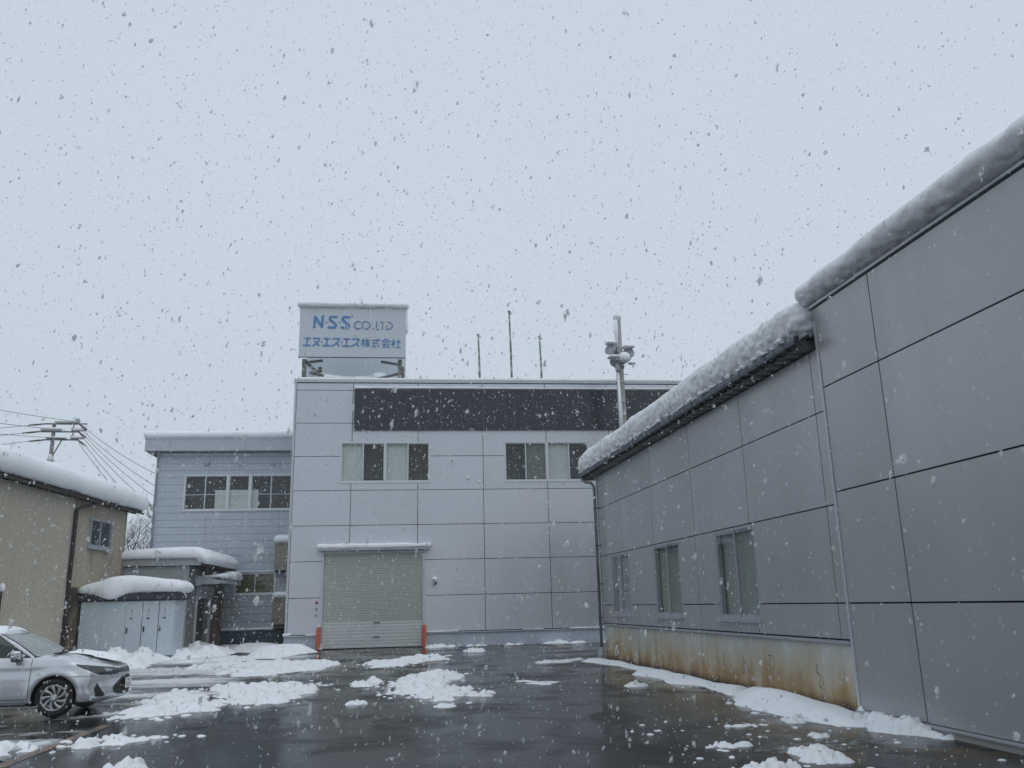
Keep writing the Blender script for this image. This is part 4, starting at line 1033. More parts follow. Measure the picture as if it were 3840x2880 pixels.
for o_, (a, b, sg) in zip(ORD, rc):
    solo("power_cable", cable(a, b, sg), M['wire'], "thin power cable falling from the utility pole, " + o_ + " of six", "cable", "cables falling to the right of the pole", base=a)
LOW = ("top one of the level bundle", "middle one of the level bundle", "bottom one of the level bundle", "steepest one reaching the pole top", "steep one reaching the middle crossarm", "steep one reaching the bottom crossarm")
for o_, (a, b, sg) in zip(LOW, lc):
    solo("power_cable", cable(a, b, sg), M['wire'], "power cable left of the utility pole, " + o_, "cable", "cables running left from the pole", base=a)

# =================================================================== bare tree
TX, TY = -13.3, 53.0
tree = Thing("bare_tree", "leafless tree with snow on every twig between the tan house and the office", "tree", (TX, TY, 0))
random.seed(21)
tw = MB(); sn = MB(); tk = MB()
def grow(p, d, L, r, depth):
    pts = [Vector(p)]; q = Vector(p); dd = Vector(d)
    nseg = 4
    for k in range(nseg):
        dd = (dd + Vector((random.uniform(-.22, .22), random.uniform(-.22, .22), random.uniform(-.10, .16)))).normalized(); q = q + dd * (L / nseg); pts.append(q.copy())
    (tk if depth >= 5 else tw).tube(pts, [r * (1 - .5 * k / nseg) for k in range(nseg + 1)], 5 if depth > 2 else 3, caps=False)
    if depth < 5 and abs(dd.z) < .93:
        sn.tube([x + Vector((0, 0, r * .7 + .012)) for x in pts], [max(r * .8, .016) * (1 - .3 * k / nseg) for k in range(nseg + 1)], 4, caps=False)
    if depth == 0: return
    nb = 3 if depth > 1 else 4
    for k in range(nb):
        i = random.randint(1, nseg); a = random.uniform(0, 6.28)
        side = Vector((math.cos(a), math.sin(a), random.uniform(.15, .9))).normalized()
        nd = (dd * .75 + side * .85).normalized()
        grow(pts[i], nd, L * random.uniform(.58, .8), r * .56, depth - 1)
tk.tube([(TX, TY, 0), (TX + .05, TY, 2.2)], [.22, .17], 9)
for k in range(5):
    a = k * 1.26 + .3
    grow((TX + .05, TY, 1.9 + .12 * k), Vector((math.cos(a) * .6, math.sin(a) * .6, 1)).normalized(), 2.45, .11, 5)
tree.part("trunk", tk, M['bark'], smooth=True)
tree.part("crown", tw, M['bark'], kind='stuff')
tree.part("twig_snow", sn, M['snow'], kind='stuff')

# =================================================================== floodlight pole
FX, FY = 10.0, 33.0
fl = Thing("floodlight_pole", "grey concrete pole carrying three snow covered floodlights behind the dark wing", "light pole", (FX, FY, 0))
p = MB(); p.tube([(FX, FY, 0), (FX, FY, 8.7), (FX + .01, FY, 13.1)], [.20, .165, .145], 16); fl.part("pole", p, M['concrete'], smooth=True)
p = MB(); p.tube([(FX - .03, FY - .2, 0), (FX - .03, FY - .19, 10.95)], .028, 8); fl.part("conduit", p, M['tanbox'])
for zz_ in (10.4, 9.55, 8.7, 7.8):
    p = MB(); p.lathe([(.19, -.018), (.19, .018)], (FX, FY, zz_), (0, 0, 1), 14); p.box(FX - .08, FY - .24, zz_ - .018, FX + .02, FY - .17, zz_ + .018); fl.part("strap", p, M['trim'])
for zz_, sd_x in ((10.75, 1), (9.32, -1), (9.32, 1), (8.83, -1)):
    p = MB(); p.tube([(FX + sd_x * .15, FY, zz_), (FX + sd_x * .36, FY, zz_)], .014, 6); fl.part("step_bolt", p, M['trim'])
p = MB(); p.box(FX - .22, FY - .26, 10.85, FX - .06, FY - .12, 11.15); fl.part("junction_box", p, M['pipe'])
p = MB(); p.lathe([(.19, 0), (.20, .05), (.20, .25), (.19, .3)], (FX, FY, 11.0), (0, 0, 1), 14); fl.part("clamp", p, M['steel_dark'])
for (cx, cz, dirv, ln) in ((FX - .42, 11.78, (-.55, -.55, .25), .34), (FX + .36, 11.62, (-.25, -.75, .25), .36), (FX - .22, 11.2, (-.45, -.45, -.75), .33)):
    dv = Vector(dirv).normalized(); c_ = Vector((cx, FY - .18, cz))
    q = MB(); q.lathe([(.07, .34), (.12, .26), (.20, .12), (.245, .02), (.255, 0), (.245, -.015)], c_, -dv, 20); ho = fl.part("floodlight", q, M['lamp'], smooth=False)
    q = MB(); q.lathe([(.235, 0), (.20, -.02), (.0, -.03)], c_ + dv * .016, -dv, 20); fl.part("lens", q, M['pipe'], ho)
    q = MB(); q.lathe([(.075, .34), (.075, .46), (.05, .48)], c_, -dv, 12); fl.part("lamp_base", q, M['steel_dark'], ho)
    q = MB(); j = c_ - dv * .2
    for sg in (-.2, .2):
        px_ = dv.cross(Vector((0, 0, 1))).normalized() * sg
        q.beam(j + px_, Vector((FX, FY - .1, 11.18)) + px_ * .4, .045)
    fl.part("yoke", q, M['steel_dark'], ho)
for (x0, x1, y0, y1, z0, z1, r_) in ((FX - .17, FX + .19, FY - .17, FY + .17, 13.08, 13.42, .18), (FX - .1, FX + .38, FY - .5, FY + .1, 11.18, 11.62, .2), (FX - .62, FX - .12, FY - .42, FY + .02, 11.97, 12.10, .12), (FX + .12, FX + .62, FY - .42, FY + .05, 11.83, 11.95, .12), (FX - .55, FX - .1, FY - .45, FY, 11.36, 11.5, .12), (FX + .3, FX + .62, FY - .35, FY - .1, 11.12, 11.24, .1)):
    q = MB(); pillow(q, x0, x1, y0, y1, z0, z1, r_, .05, .035, 4, seed=int(z0 * 10)); fl.part("snow_cap", q, M['snow'], smooth=True)
q = MB(); q.tube([(FX - .09, FY - .15, 8.0), (FX - .10, FY - .14, 9.3), (FX - .11, FY - .13, 10.8)], [.10, .085, .05], 8); fl.part("clinging_snow", q, M['snow'], smooth=True)
q = MB(); q.tube([(FX - .1, FY - .10, 11.9), (FX - .09, FY - .09, 12.5), (FX - .08, FY - .08, 13.1)], [.07, .085, .08], 8); fl.part("clinging_snow", q, M['snow'], smooth=True)

# =================================================================== silver car (nose to the right)
CX, CYc = -5.04, 16.30
HWD = .85
def sst(a, b, x):
    t = np.clip((x - a) / (b - a), 0, 1); return t * t * (3 - 2 * t)
ref = []
for yn in np.linspace(0, .93, 34):
    ref.append((.88 - .40 * yn ** 2.2 - .10 * max(0, yn - .8) ** 1.2, yn))
last = ref[-1]
for x_ in np.linspace(last[0] - .03, -3.25, 120):
    k = np.clip((last[0] - x_) / .35, 0, 1); ref.append((x_, .93 + .07 * math.sin(k * math.pi / 2)))
for yn in np.linspace(.97, 0, 22):
    ref.append((-3.25 - .28 * (1 - yn ** 2.6) ** .6, yn))
ref = np.array(ref)
sl_ = np.concatenate([[0], np.cumsum(np.hypot(np.diff(ref[:, 0]), np.diff(ref[:, 1]) * HWD))])
def ref_at(s):
    return np.interp(s, sl_, ref[:, 0]), np.interp(s, sl_, ref[:, 1])
def s_of_x(x):
    i = 33 + np.argmin(np.abs(ref[33:153, 0] - x)); return sl_[i]
def ztop(x):
    return np.interp(x, [-3.55, -3.3, -2.9, -2.0, -.4, 0, .3, .55, .75, .9], [.90, .985, .99, .955, .925, .90, .855, .80, .745, .70])
def zbot(x): return np.interp(x, [-3.5, -3.2, -2.9, -.4, .3, .6, .9], [.36, .28, .25, .235, .22, .225, .265])
def Wz(z): return np.interp(z, [.18, .26, .36, .5, .62, .72, .8, .88, .96], [.80, .835, .845, .85, .85, .838, .842, .815, .775])
def gz(z): return np.interp(z, [.2, .27, .33, .42, .55, .62, .68, .74, .82], [-.06, .0, .0, -.03, -.01, -.02, -.04, -.09, -.2])
def body(s, z, side=-1, off=0.0):
    x, yn = ref_at(s)
    x = np.asarray(x, float); z = np.asarray(z, float); yn = np.asarray(yn, float)
    fr_ = sst(-.1, .8, x); rr_ = sst(-2.9, -3.5, x)
    xx = x + gz(z) * fr_ - gz(np.clip(z, .2, .7)) * .3 * rr_
    yy = yn * (Wz(z) + np.where((x < .3) & (x > -3), 0, 0))
    # shoulder line and wheel-arch flare
    for ax in (0.0, -2.6):
        rr = np.hypot(xx - ax, z - .30); yy = yy + .018 * np.exp(-((rr - .40) / .06) ** 2) * (yn > .8)
    P = np.stack(np.broadcast_arrays(xx, yy * side, z), -1)
    if off:
        e = 1e-3
        a_ = body(s + e, z, side) - body(s - e, z, side); b_ = body(s, z + e, side) - body(s, z - e, side)
        n_ = np.cross(a_, b_); n_ /= np.maximum(np.linalg.norm(n_, axis=-1, keepdims=True), 1e-9)
        outw = np.stack(np.broadcast_arrays(np.where(xx > -1.3, xx + 1.3, xx + 1.3) * .3, yy * side, 0 * z), -1)
        n_ *= np.sign((n_ * outw).sum(-1, keepdims=True) + 1e-12)
        P = P + n_ * off
    return P
car = Thing("parked_car", "silver sedan parked nose right with sleet on its windscreen and snow on roof", "car", (0, 0, 0))
car.o.location = (CX, CYc, 0); car.o.rotation_euler = (0, 0, rad(-1.0))
ns, nv = 230, 34
S_ = np.concatenate([np.linspace(0, sl_[33] + .2, 60), np.linspace(sl_[33] + .22, sl_[-1], ns - 60)])
xr, _ = ref_at(S_)
vv = np.linspace(0, 1, nv)
bm_ = MB()
AR = .345
for side in (-1, 1):
    Zb, Zt = zbot(xr), ztop(xr)
    Z = Zb[:, None] + (Zt - Zb)[:, None] * vv[None, :]
    P = body(S_[:, None] + 0 * Z, Z, side)
    on = np.abs(P[..., 1]) > .68
    removed = np.zeros(P.shape[:2], bool)
    for ax in (0.0, -2.6):
        dx, dz = P[..., 0] - ax, P[..., 2] - .30
        rr = np.hypot(dx, dz)
        ins = (rr < AR) & on
        snap = ins & (rr > AR - .055)
        f = AR / np.maximum(rr, 1e-6)
        P[..., 0] = np.where(snap, ax + dx * f, P[..., 0]); P[..., 2] = np.where(snap, .30 + dz * f, P[..., 2])
        removed |= ins & ~snap
    o = len(bm_.v); bm_.v.extend(map(tuple, P.reshape(-1, 3)))
    for i in range(len(S_) - 1):
        for j in range(nv - 1):
            if removed[i, j] or removed[i + 1, j] or removed[i, j + 1] or removed[i + 1, j + 1]: continue
            bm_.f.append((o + i * nv + j, o + (i + 1) * nv + j, o + (i + 1) * nv + j + 1, o + i * nv + j + 1))
# bonnet, scuttle and boot deck
Zt = ztop(xr); L_e = body(S_, Zt, -1); R_e = body(S_, Zt, 1)
yy = np.linspace(0, 1, 17)
A = L_e[:, None, :] * (1 - yy)[None, :, None] + R_e[:, None, :] * yy[None, :, None]
wfac = np.abs(L_e[:, 1]) / .8
A[..., 2] += (1 - (2 * yy - 1) ** 2)[None, :] * (.075 * wfac ** 1.5)[:, None] * np.interp(A[..., 0], [-3.6, -2.5, -.4, .9], [.3, .4, .9, .9])
# bonnet creases
A[..., 2] += .012 * np.exp(-((np.abs(2 * yy - 1) - .72) / .07) ** 2)[None, :] * np.interp(A[..., 0], [-.5, -.3, .6, .8], [0, 1, 1, 0])
bm_.grid(A)
car.part("body", bm_, M['car'], smooth=True)
# greenhouse
def zroof(x): return np.interp(x, [-3.2, -2.7, -2.2, -1.7, -1.2, -.9], [1.20, 1.30, 1.365, 1.385, 1.365, 1.315])
gb = []; gt = []
for t in np.linspace(0, 1, 14):           # windscreen half
    y = t * .74; gb.append((-.10 - .27 * t ** 2.2, y, None)); gt.append((-.90 - .13 * t ** 2.2, t * .56, None))
for t in np.linspace(.02, 1, 46):
    gb.append((-.37 - t * 2.55, .74 + .03 * math.sin(t * math.pi) - .05 * t, None)); gt.append((-1.03 - t * 1.55, .56 + .02 * math.sin(t * math.pi) - .03 * t, None))
for t in np.linspace(.08, 1, 12):
    gb.append((-2.92 - .18 * t, .69 * (1 - t), None)); gt.append((-2.58 - .08 * t, .53 * (1 - t), None))
gb = np.array([(a, b) for a, b, _ in gb], float); gt = np.array([(a, b) for a, b, _ in gt], float)
NG = len(gb)
def green(t, v, side=-1, off=0.0):
    """t in 0..NG-1 along the outline, v 0 at the belt, 1 at the roof"""
    t = np.asarray(t, float); v = np.asarray(v, float)
    i = np.arange(NG)
    bx, by = np.interp(t, i, gb[:, 0]), np.interp(t, i, gb[:, 1]); tx, ty = np.interp(t, i, gt[:, 0]), np.interp(t, i, gt[:, 1])
    bz = ztop(bx) + .03 * np.clip(1 - by / .74, 0, 1); tz = zroof(tx) - .02
    bul = .035 * np.sin(v * math.pi)
    x = bx + (tx - bx) * v + bul * np.where(t < 14, .6, 0); y = by + (ty - by) * v + bul * np.where(t >= 12, 1, .3); z = bz + (tz - bz) * v + bul * np.where(t < 14, .7, .1)
    P = np.stack(np.broadcast_arrays(x, y * side, z), -1)
    if off:
        e = 1e-2
        a_ = green(t + e, v, side) - green(t - e, v, side); b_ = green(t, v + e, side) - green(t, v - e, side)
        n_ = np.cross(a_, b_); n_ /= np.maximum(np.linalg.norm(n_, axis=-1, keepdims=True), 1e-9)
        ow = P - np.array([-1.6, 0, 1.0]); n_ *= np.sign((n_ * ow).sum(-1, keepdims=True) + 1e-12); P = P + n_ * off
    return P
cb_ = MB()
T_ = np.linspace(0, NG - 1, 110); V_ = np.linspace(0, 1, 12)
edges = []
for side in (-1, 1):
    cb_.grid(green(T_[:, None], V_[None, :], side)); edges.append(green(T_, np.ones_like(T_), side))
yy = np.linspace(0, 1, 15)
A = edges[0][:, None, :] * (1 - yy)[None, :, None] + edges[1][:, None, :] * yy[None, :, None]
A[..., 2] += .055 * (1 - (2 * yy - 1) ** 2)[None, :] * np.clip(np.abs(edges[0][:, 1]) / .5, 0, 1)[:, None]
cb_.grid(A)
car.part("cabin", cb_, M['car'], smooth=True)
def gpatch(t0, t1, v0, v1, off, side, n=30, mv=14):
    tt = np.linspace(t0, t1, n)
    a0 = np.array([v0(t) if callable(v0) else v0 for t in tt]); a1 = np.array([v1(t) if callable(v1) else v1 for t in tt])
    W = np.linspace(0, 1, mv)
    mb = MB(); mb.grid(green(tt[:, None], a0[:, None] + (a1 - a0)[:, None] * W[None, :], side, off)); return mb
ws = gpatch(0, 12.6, .05, .95, .006, -1); ws2 = gpatch(0, 12.6, .05, .95, .006, 1); ws.add(ws2.v, ws2.f)
rub = gpatch(0, 13.0, .02, .98, .003, -1); r2 = gpatch(0, 13.0, .02, .98, .003, 1); rub.add(r2.v, r2.f)
wo_ = car.part("windshield", ws, M['frost'], smooth=True); car.part("windshield_seal", rub, M['black'], wo_, smooth=True)
for side in (-1, 1):
    for t0, t1 in ((14.6, 33.0), (35.0, 55.0)):
        r2 = gpatch(t0 - .5, t1 + .4, .02, .95, .003, side); g2 = gpatch(t0 + .2, t1 - .2, .06, .90, .006, side)
        so_ = car.part("side_window", g2, M['carglass'], smooth=True); car.part("window_seal", r2, M['black'], so_, smooth=True)
rw = gpatch(61, NG - 1, .1, .93, .005, -1); rw2 = gpatch(61, NG - 1, .1, .93, .005, 1); rw.add(rw2.v, rw2.f); car.part("rear_window", rw, M['frost'], smooth=True)
# body patches by (s, z)
def bpatch(pts, off, side=-1, n=26, mz=8):
    """pts: list of (s, zlo, zhi)"""
    pts = np.array(pts, float); s = np.linspace(pts[0, 0], pts[-1, 0], n)
    lo = np.interp(s, pts[:, 0], pts[:, 1]); hi = np.interp(s, pts[:, 0], pts[:, 2]); W = np.linspace(0, 1, mz)
    mb = MB(); mb.grid(body(s[:, None] + 0 * W[None, :], lo[:, None] + (hi - lo)[:, None] * W[None, :], side, off)); return mb
for side in (-1, 1):
    sA, sB, sC = s_of_x(-.375), s_of_x(-1.42), s_of_x(-2.25)
    for a_, b_, lab in ((sA, sB, None), (sB, sC, None)):
        zl = .30
        sm = bpatch([(a_, zl - .012, .905), (b_, zl - .012, .93)], .0025, side); dr_ = bpatch([(a_ + .008, zl, .905), (b_ - .008, zl, .93)], .005, side, n=40, mz=22)
        do_ = car.part("door", dr_, M['car'], smooth=True); car.part("door_seam", sm, M['black'], do_, smooth=True)
        hd = bpatch([(b_ - .22, .775, .80), (b_ - .05, .785, .81)], .03, side); car.part("door_handle", hd, M['car'], do_, smooth=True)
    # sill
    car.part("sill", bpatch([(s_of_x(-.42), .215, .268), (s_of_x(-2.2), .225, .28)], .008, side), M['car'], smooth=True)
    # headlamp
    sh0, sh1, sh2, sh3 = .28, .52, .78, 1.03
    hl = [(.33, .628, .712), (.52, .622, .735), (.72, .635, .760), (.88, .70, .785), (1.03, .79, .806)]
    ho = car.part("headlight", bpatch(hl, .006, side), M['headlamp'], smooth=True, label="dark swept back headlight on the visible side" if side < 0 else None)
    car.part("headlight_seam", bpatch([(s, lo - .008, hi + .007) for s, lo, hi in hl], .003, side), M['black'], ho, smooth=True)
    car.part("headlight_projector", bpatch([(.46, .655, .70), (.60, .66, .72)], .009, side), M['chrome'], ho, smooth=True)
    # corner vent with its dark insert
    car.part("bumper_vent", bpatch([(.62, .285, .30), (.70, .28, .43), (.76, .285, .50), (.80, .29, .40)], .004, side), M['black'], smooth=True)
    car.part("bumper_lip", bpatch([(0, .262, .285), (.5, .245, .275), (.85, .235, .262)], .018, side), M['car'], smooth=True)
# grille: wide black trapezoid, and thin upper bar
g1 = MB()
for side in (-1, 1):
    q = bpatch([(0, .285, .585), (.20, .285, .575), (.36, .30, .47), (.44, .335, .39)], .004, side); g1.add(q.v, q.f)
gr = car.part("grille", g1, M['black'], smooth=True)
for zz_ in (.40, .46, .52):
    q = MB()
    for side in (-1, 1):
        r2 = bpatch([(0, zz_ - .006, zz_ + .006), (.22, zz_ - .006, zz_ + .006)], .010, side, mz=3); q.add(r2.v, r2.f)
    car.part("grille_bar", q, M['steel_dark'], gr)
q = MB()
for side in (-1, 1):
    r2 = bpatch([(0, .632, .70), (.33, .632, .705)], .004, side); q.add(r2.v, r2.f)
ug = car.part("upper_grille", q, M['black'], smooth=True)
for zz_ in (.652, .678):
    q = MB()
    for side in (-1, 1):
        r2 = bpatch([(0, zz_ - .006, zz_ + .006), (.32, zz_ - .006, zz_ + .006)], .010, side, mz=3); q.add(r2.v, r2.f)
    car.part("grille_bar", q, M['chrome'], ug)
q = MB(); q.box(.895, -.165, .37, .905, .165, .535); pl_ = car.part("number_plate", q, M['white'])
q = MB()
for k in range(4): q.box(.9052, -.13 + k * .068, .39, .9065, -.09 + k * .068, .46)
q.box(.9052, -.07, .485, .9065, .07, .515); car.part("plate_marking", q, M['pipe'], pl_)
# shut lines on the wing
q = bpatch([(s_of_x(.20), .735, .741), (s_of_x(.30), .690, .697), (.80, .615, .622)], .003, -1, mz=3); car.part("bumper_seam", q, M['black'])
# wheels
for ax, lab in ((0.0, None), (-2.6, None)):
    for side in (-1, 1):
        yc = side * .735; d = (0, side, 0)
        q = MB(); q.lathe([(.20, -.09), (.285, -.085), (.30, -.05), (.302, 0), (.30, .05), (.287, .083), (.262, .098), (.225, .098), (.205, .085)], (ax, yc, .302), d, 40)
        wh = car.part("wheel", q, M['tyre'], smooth=True)
        q = MB(); q.lathe([(.205, .04), (.205, .086), (.198, .098), (.185, .094), (.178, .082)], (ax, yc, .302), d, 40); car.part("rim", q, M['hub'], wh, smooth=True)
        q = MB(); q.lathe([(.19, .04), (.19, .05)], (ax, yc, .302), d, 30); car.part("brake_shadow", q, M['black'], wh)
        for k in range(9):
            th = 2 * math.pi * k / 9; q = MB()
            def pt(r, a, h): return (ax + r * math.cos(a), yc + side * h, .302 + r * math.sin(a))
            rows_ = []
            for r_, tw_, hw_, h_ in ((.05, 0, .30, .092), (.09, .14, .21, .098), (.13, .27, .17, .100), (.165, .38, .20, .098), (.192, .45, .25, .094)):
                rows_.append([pt(r_, th + tw_ - hw_, h_ - .012), pt(r_, th + tw_ - hw_ * .55, h_), pt(r_, th + tw_ + hw_ * .55, h_), pt(r_, th + tw_ + hw_, h_ - .016)])
            q.grid(np.array(rows_)); car.part("spoke", q, M['hub'], wh, smooth=True)
        q = MB(); q.lathe([(.062, .08), (.060, .098), (.045, .104), (.0, .106)], (ax, yc, .302), d, 24); car.part("hub_cap", q, M['hub'], wh, smooth=True)
        q = MB()
        for k in range(5):
            a_ = 2 * math.pi * k / 5 + .3; q.lathe([(.010, .098), (.010, .1035)], (ax + .045 * math.cos(a_), yc, .302 + .045 * math.sin(a_)), d, 8)
        car.part("wheel_nuts", q, M['black'], wh)
        q = MB(); A = np.array([[(ax + (AR + .01) * math.cos(t), side * y, .30 + (AR + .01) * math.sin(t)) for t in np.linspace(-.35, math.pi + .35, 24)] for y in (.45, .83)]); q.grid(A)
        q.add([(ax + (AR + .01) * math.cos(t), side * .45, .30 + (AR + .01) * math.sin(t)) for t in np.linspace(-.35, math.pi + .35, 24)], [tuple(range(24))])
        car.part("wheel_arch_liner", q, M['black'])
q = MB(); q.box(-3.2, -.62, .17, .55, .62, .30); q.box(-3.3, -.5, .18, -3.0, .5, .5); car.part("underbody", q, M['black'])
# mirrors
for side in (-1, 1):
    q = MB(); u = np.linspace(0, 2 * math.pi, 21)[:-1]; A = []
    for k, t in enumerate(np.linspace(-1, 1, 11)):
        r_ = math.sqrt(max(0, 1 - abs(t) ** 2.6)); A.append([(-.60 + .055 * math.cos(a) * r_ - (.02 * t), side * (.93 + .115 * t), .955 + .072 * math.sin(a) * r_) for a in u])
    q.grid(np.array(A), closev=True); mi = car.part("wing_mirror", q, M['car'], smooth=True)
    q = MB(); q.beam((-.58, side * .80, .885), (-.60, side * .90, .915), .10, .06); q.beam((-.60, side * .84, .9), (-.60, side * .99, .905), .09, .05); car.part("mirror_foot", q, M['black'], mi)
q = MB(); q.beam((-.12, -.28, 1.005), (-.27, .30, 1.045), .02); q.beam((-.16, .10, 1.015), (-.20, .62, 1.0), .02); q.beam((-.14, -.55, .975), (-.09, .55, .995), .05, .02); car.part("wiper", q, M['black'])
carT = lambda x, y, z: None

# =================================================================== painted lines on the asphalt
def strip(pts, wd, z=.004):
    mb = MB(); P = []
    for k, (x, y) in enumerate(pts):
        a = np.array(pts[max(k - 1, 0)]); b = np.array(pts[min(k + 1, len(pts) - 1)]); d = (b - a) / np.linalg.norm(b - a); n_ = np.array([-d[1], d[0]]) * wd / 2
        P.append([(x - n_[0], y - n_[1], z), (x + n_[0], y + n_[1], z)])
    mb.grid(np.array(P)); return mb
solo("painted_line", strip([(-4.2, 7.0), (-4.05, 9.5), (-4.0, 11), (-3.95, 12.4), (-3.85, 14.2)], .16), M['line_o'], kind='structure')
solo("painted_line", strip([(-2.6, 24.3), (-1.3, 25.0), (1.0, 25.85), (3.4, 26.75), (5.2, 27.3)], .15), M['line_y'], kind='structure')

# =================================================================== SNOW: roofs and ledges
def snow_thing(mb, label, mtl='snow', group=None, rot=0.0, base=(0, 0, 0)):
    return solo("snow_layer", mb, M[mtl], label, "snow", group, rot=rot, base=base, smooth=True)
# tall hall eave
q = MB(); pillow(q, XN - .27, XN + 2.2, 1.5, 11.72, 5.905, 6.33, .30, .05, .05, 1.3, 3, rough=(.035, 14), zfun=lambda x, y: 1 + np.clip(x - XN - .5, 0, 9) * .03)
snow_thing(q, "rounded snow roll overhanging the eave of the near tall hall", 'snow_rough')
# wing eave
def wz(x, y): return 1 + np.clip(x - EX - .3, 0, 9) * .08
q = MB(); pillow(q, EX - .12, X0 + 1.6, 11.45, 25.70, 5.40, 6.08, .30, .045, .06, 1.1, 5, rough=(.065, 13), zfun=wz)
snow_thing(q, "thick crusty snow slab along the eave of the long low wing", 'snow_rough')
lm = MB(); r3 = np.random.default_rng(5)
for k in range(150):
    y = 11.8 + 13.6 * r3.random() ** 1.1; r_ = .02 + .05 * r3.random() ** 2; x = EX - .04 + r3.normal() * .02
    pillow(lm, x - r_, x + r_, y - r_ * 1.2, y + r_ * 1.2, 5.435, 5.435 + r_ * 1.3, r_ * .9, r_ * .7, r_ * .3, 18, k)
for (y, r_) in ((12.62, .10), (15.3, .08), (15.9, .06), (23.2, .09)):
    pillow(lm, EX - .12, EX + .05, y - r_, y + r_, 5.43, 5.43 + r_ * 1.4, r_ * .85, .03, .02, 9, int(y * 7))
o_ = solo("snow_crumbs", lm, M['snow'], "small snow crumbs lodged along the gutter of the low wing", "snow", kind='stuff', smooth=True)
# factory parapet, solar ledge, canopy, plinth ledges
q = MB(); pillow(q, -5.30, 16, D - .105, D + 13.5, 11.05, 11.23, .09, .16, .05, .9, 11); snow_thing(q, "thin wavy snow along the parapet of the panelled factory", rot=SK)
q = MB(); pillow(q, -2.70, 2.6, D - .19, D - .05, 10.702, 10.80, .05, .07, .04, 1.6, 12); snow_thing(q, "snow ridge on top of the left part of the black solar band", rot=SK)
q = MB(); pillow(q, 2.62, 15.5, D - .19, D - .05, 10.702, 10.765, .03, .07, .03, 1.6, 13); snow_thing(q, "thinner snow ridge on top of the right part of the black solar band", rot=SK)
q = MB(); pillow(q, -4.06, .54, D - .40, D - .02, 3.925, 4.12, .08, .05, .07, 1.7, 14); snow_thing(q, "uneven snow on the narrow canopy above the roller shutter", rot=SK)
q = MB(); pillow(q, -5.32, -5.0, D - .14, D + .0, .561, .66, .05, .03, .03, 4, 15); pillow(q, -4.42, -3.95, D - .14, D - .04, .561, .60, .02, .04, .015, 4, 16); snow_thing(q, "snow clumps on the plinth ledge left of the roller shutter", rot=SK)
q = MB(); pillow(q, .34, 1.6, D - .12, D - .04, .561, .60, .02, .05, .02, 2.5, 17); pillow(q, 4.3, 5.2, D - .12, D - .04, .561, .585, .012, .05, .015, 3, 17); pillow(q, 6.2, 13.5, D - .12, D - .04, .561, .595, .02, .08, .02, 1.5, 17); snow_thing(q, "thin snow on the plinth ledge right of the roller shutter", rot=SK)
q = MB(); pillow(q, -3.98, -3.82, D - .28, D - .12, .862, .95, .06, .03, .02, 8, 18); snow_thing(q, "little snow cone on the left orange guard post", rot=SK)
q = MB(); q.lathe([(.11, 0), (.12, .03), (.08, .10), (.02, .13)], NF(.71, .10, 2.62), (0, 0, 1), 12); snow_thing(q, "snow cap on the round vent beside the shutter", rot=SK)
# sign snow
q = MB(); pillow(q, L_ - .12, Rr + .16, SD - .16, SD + .30, Tz + .002, Tz + .24, .14, .08, .04, 2.0, 21, rough=(.05, 9)); snow_thing(q, "snow crust on top of the blue lettered rooftop sign", 'snow_rough', rot=SK)
q = MB(); pillow(q, Rr + .002, Rr + .11, SD - .02, SD + .5, Bz + 1.2, Tz, .05, .08, .05, 3, 22); snow_thing(q, "snow plastered on the right side face of the rooftop sign", rot=SK)
q = MB(); pillow(q, -4.5, -.8, SD + .6, SD + 1.0, 11.40, 11.56, .12, .08, .09, 1.4, 23); pillow(q, -2.0, -1.4, SD + .35, SD + .8, 11.36, 11.72, .18, .06, .05, 2, 24); pillow(q, -4.6, -3.4, SD + .35, SD + .7, 11.38, 11.7, .12, .06, .09, 1.6, 25, zfun=lambda x, y: np.clip(1.15 - (x + 4.6) * .75, .3, 1.2)); snow_thing(q, "snow lying on the braces beneath the rooftop sign", rot=SK)
# office roof
q = MB(); pillow(q, os_(-13.34), oR, DO - .62, DO + 6, oz(9.83), oz(10.22), .2, .12, .04, 1.0, 31, rough=(.03, 5)); snow_thing(q, "even snow on the flat roof edge of the siding clad office", rot=SK)
q = MB(); pillow(q, OW2[0] - .1, OW2[2] + .05, DO - .15, DO - .03, OW2[3] + .002, OW2[3] + .05, .02, .06, .02, 3, 32); snow_thing(q, "thin snow on the head of the ochre window", rot=SK)
q = MB(); pillow(q, os_(-9.36), -6.5, DO - .14, DO - .02, oz(.66) + .002, oz(.66) + .12, .05, .05, .04, 2.5, 33); snow_thing(q, "snow lip along the top of the teal skirt", rot=SK)
q = MB(); pillow(q, -6.56, -5.4, DO - .86, DO, oz(4.60) + .051, oz(4.60) + .46, .3, .08, .03, 2, 34); snow_thing(q, "domed snow on the upper tan cowl by the factory corner", rot=SK)
q = MB(); pillow(q, -6.53, -5.4, DO - .84, DO, oz(2.03) + .051, oz(2.03) + .38, .26, .08, .03, 2, 35); snow_thing(q, "rounded snow on the lower tan cowl by the factory corner", rot=SK)
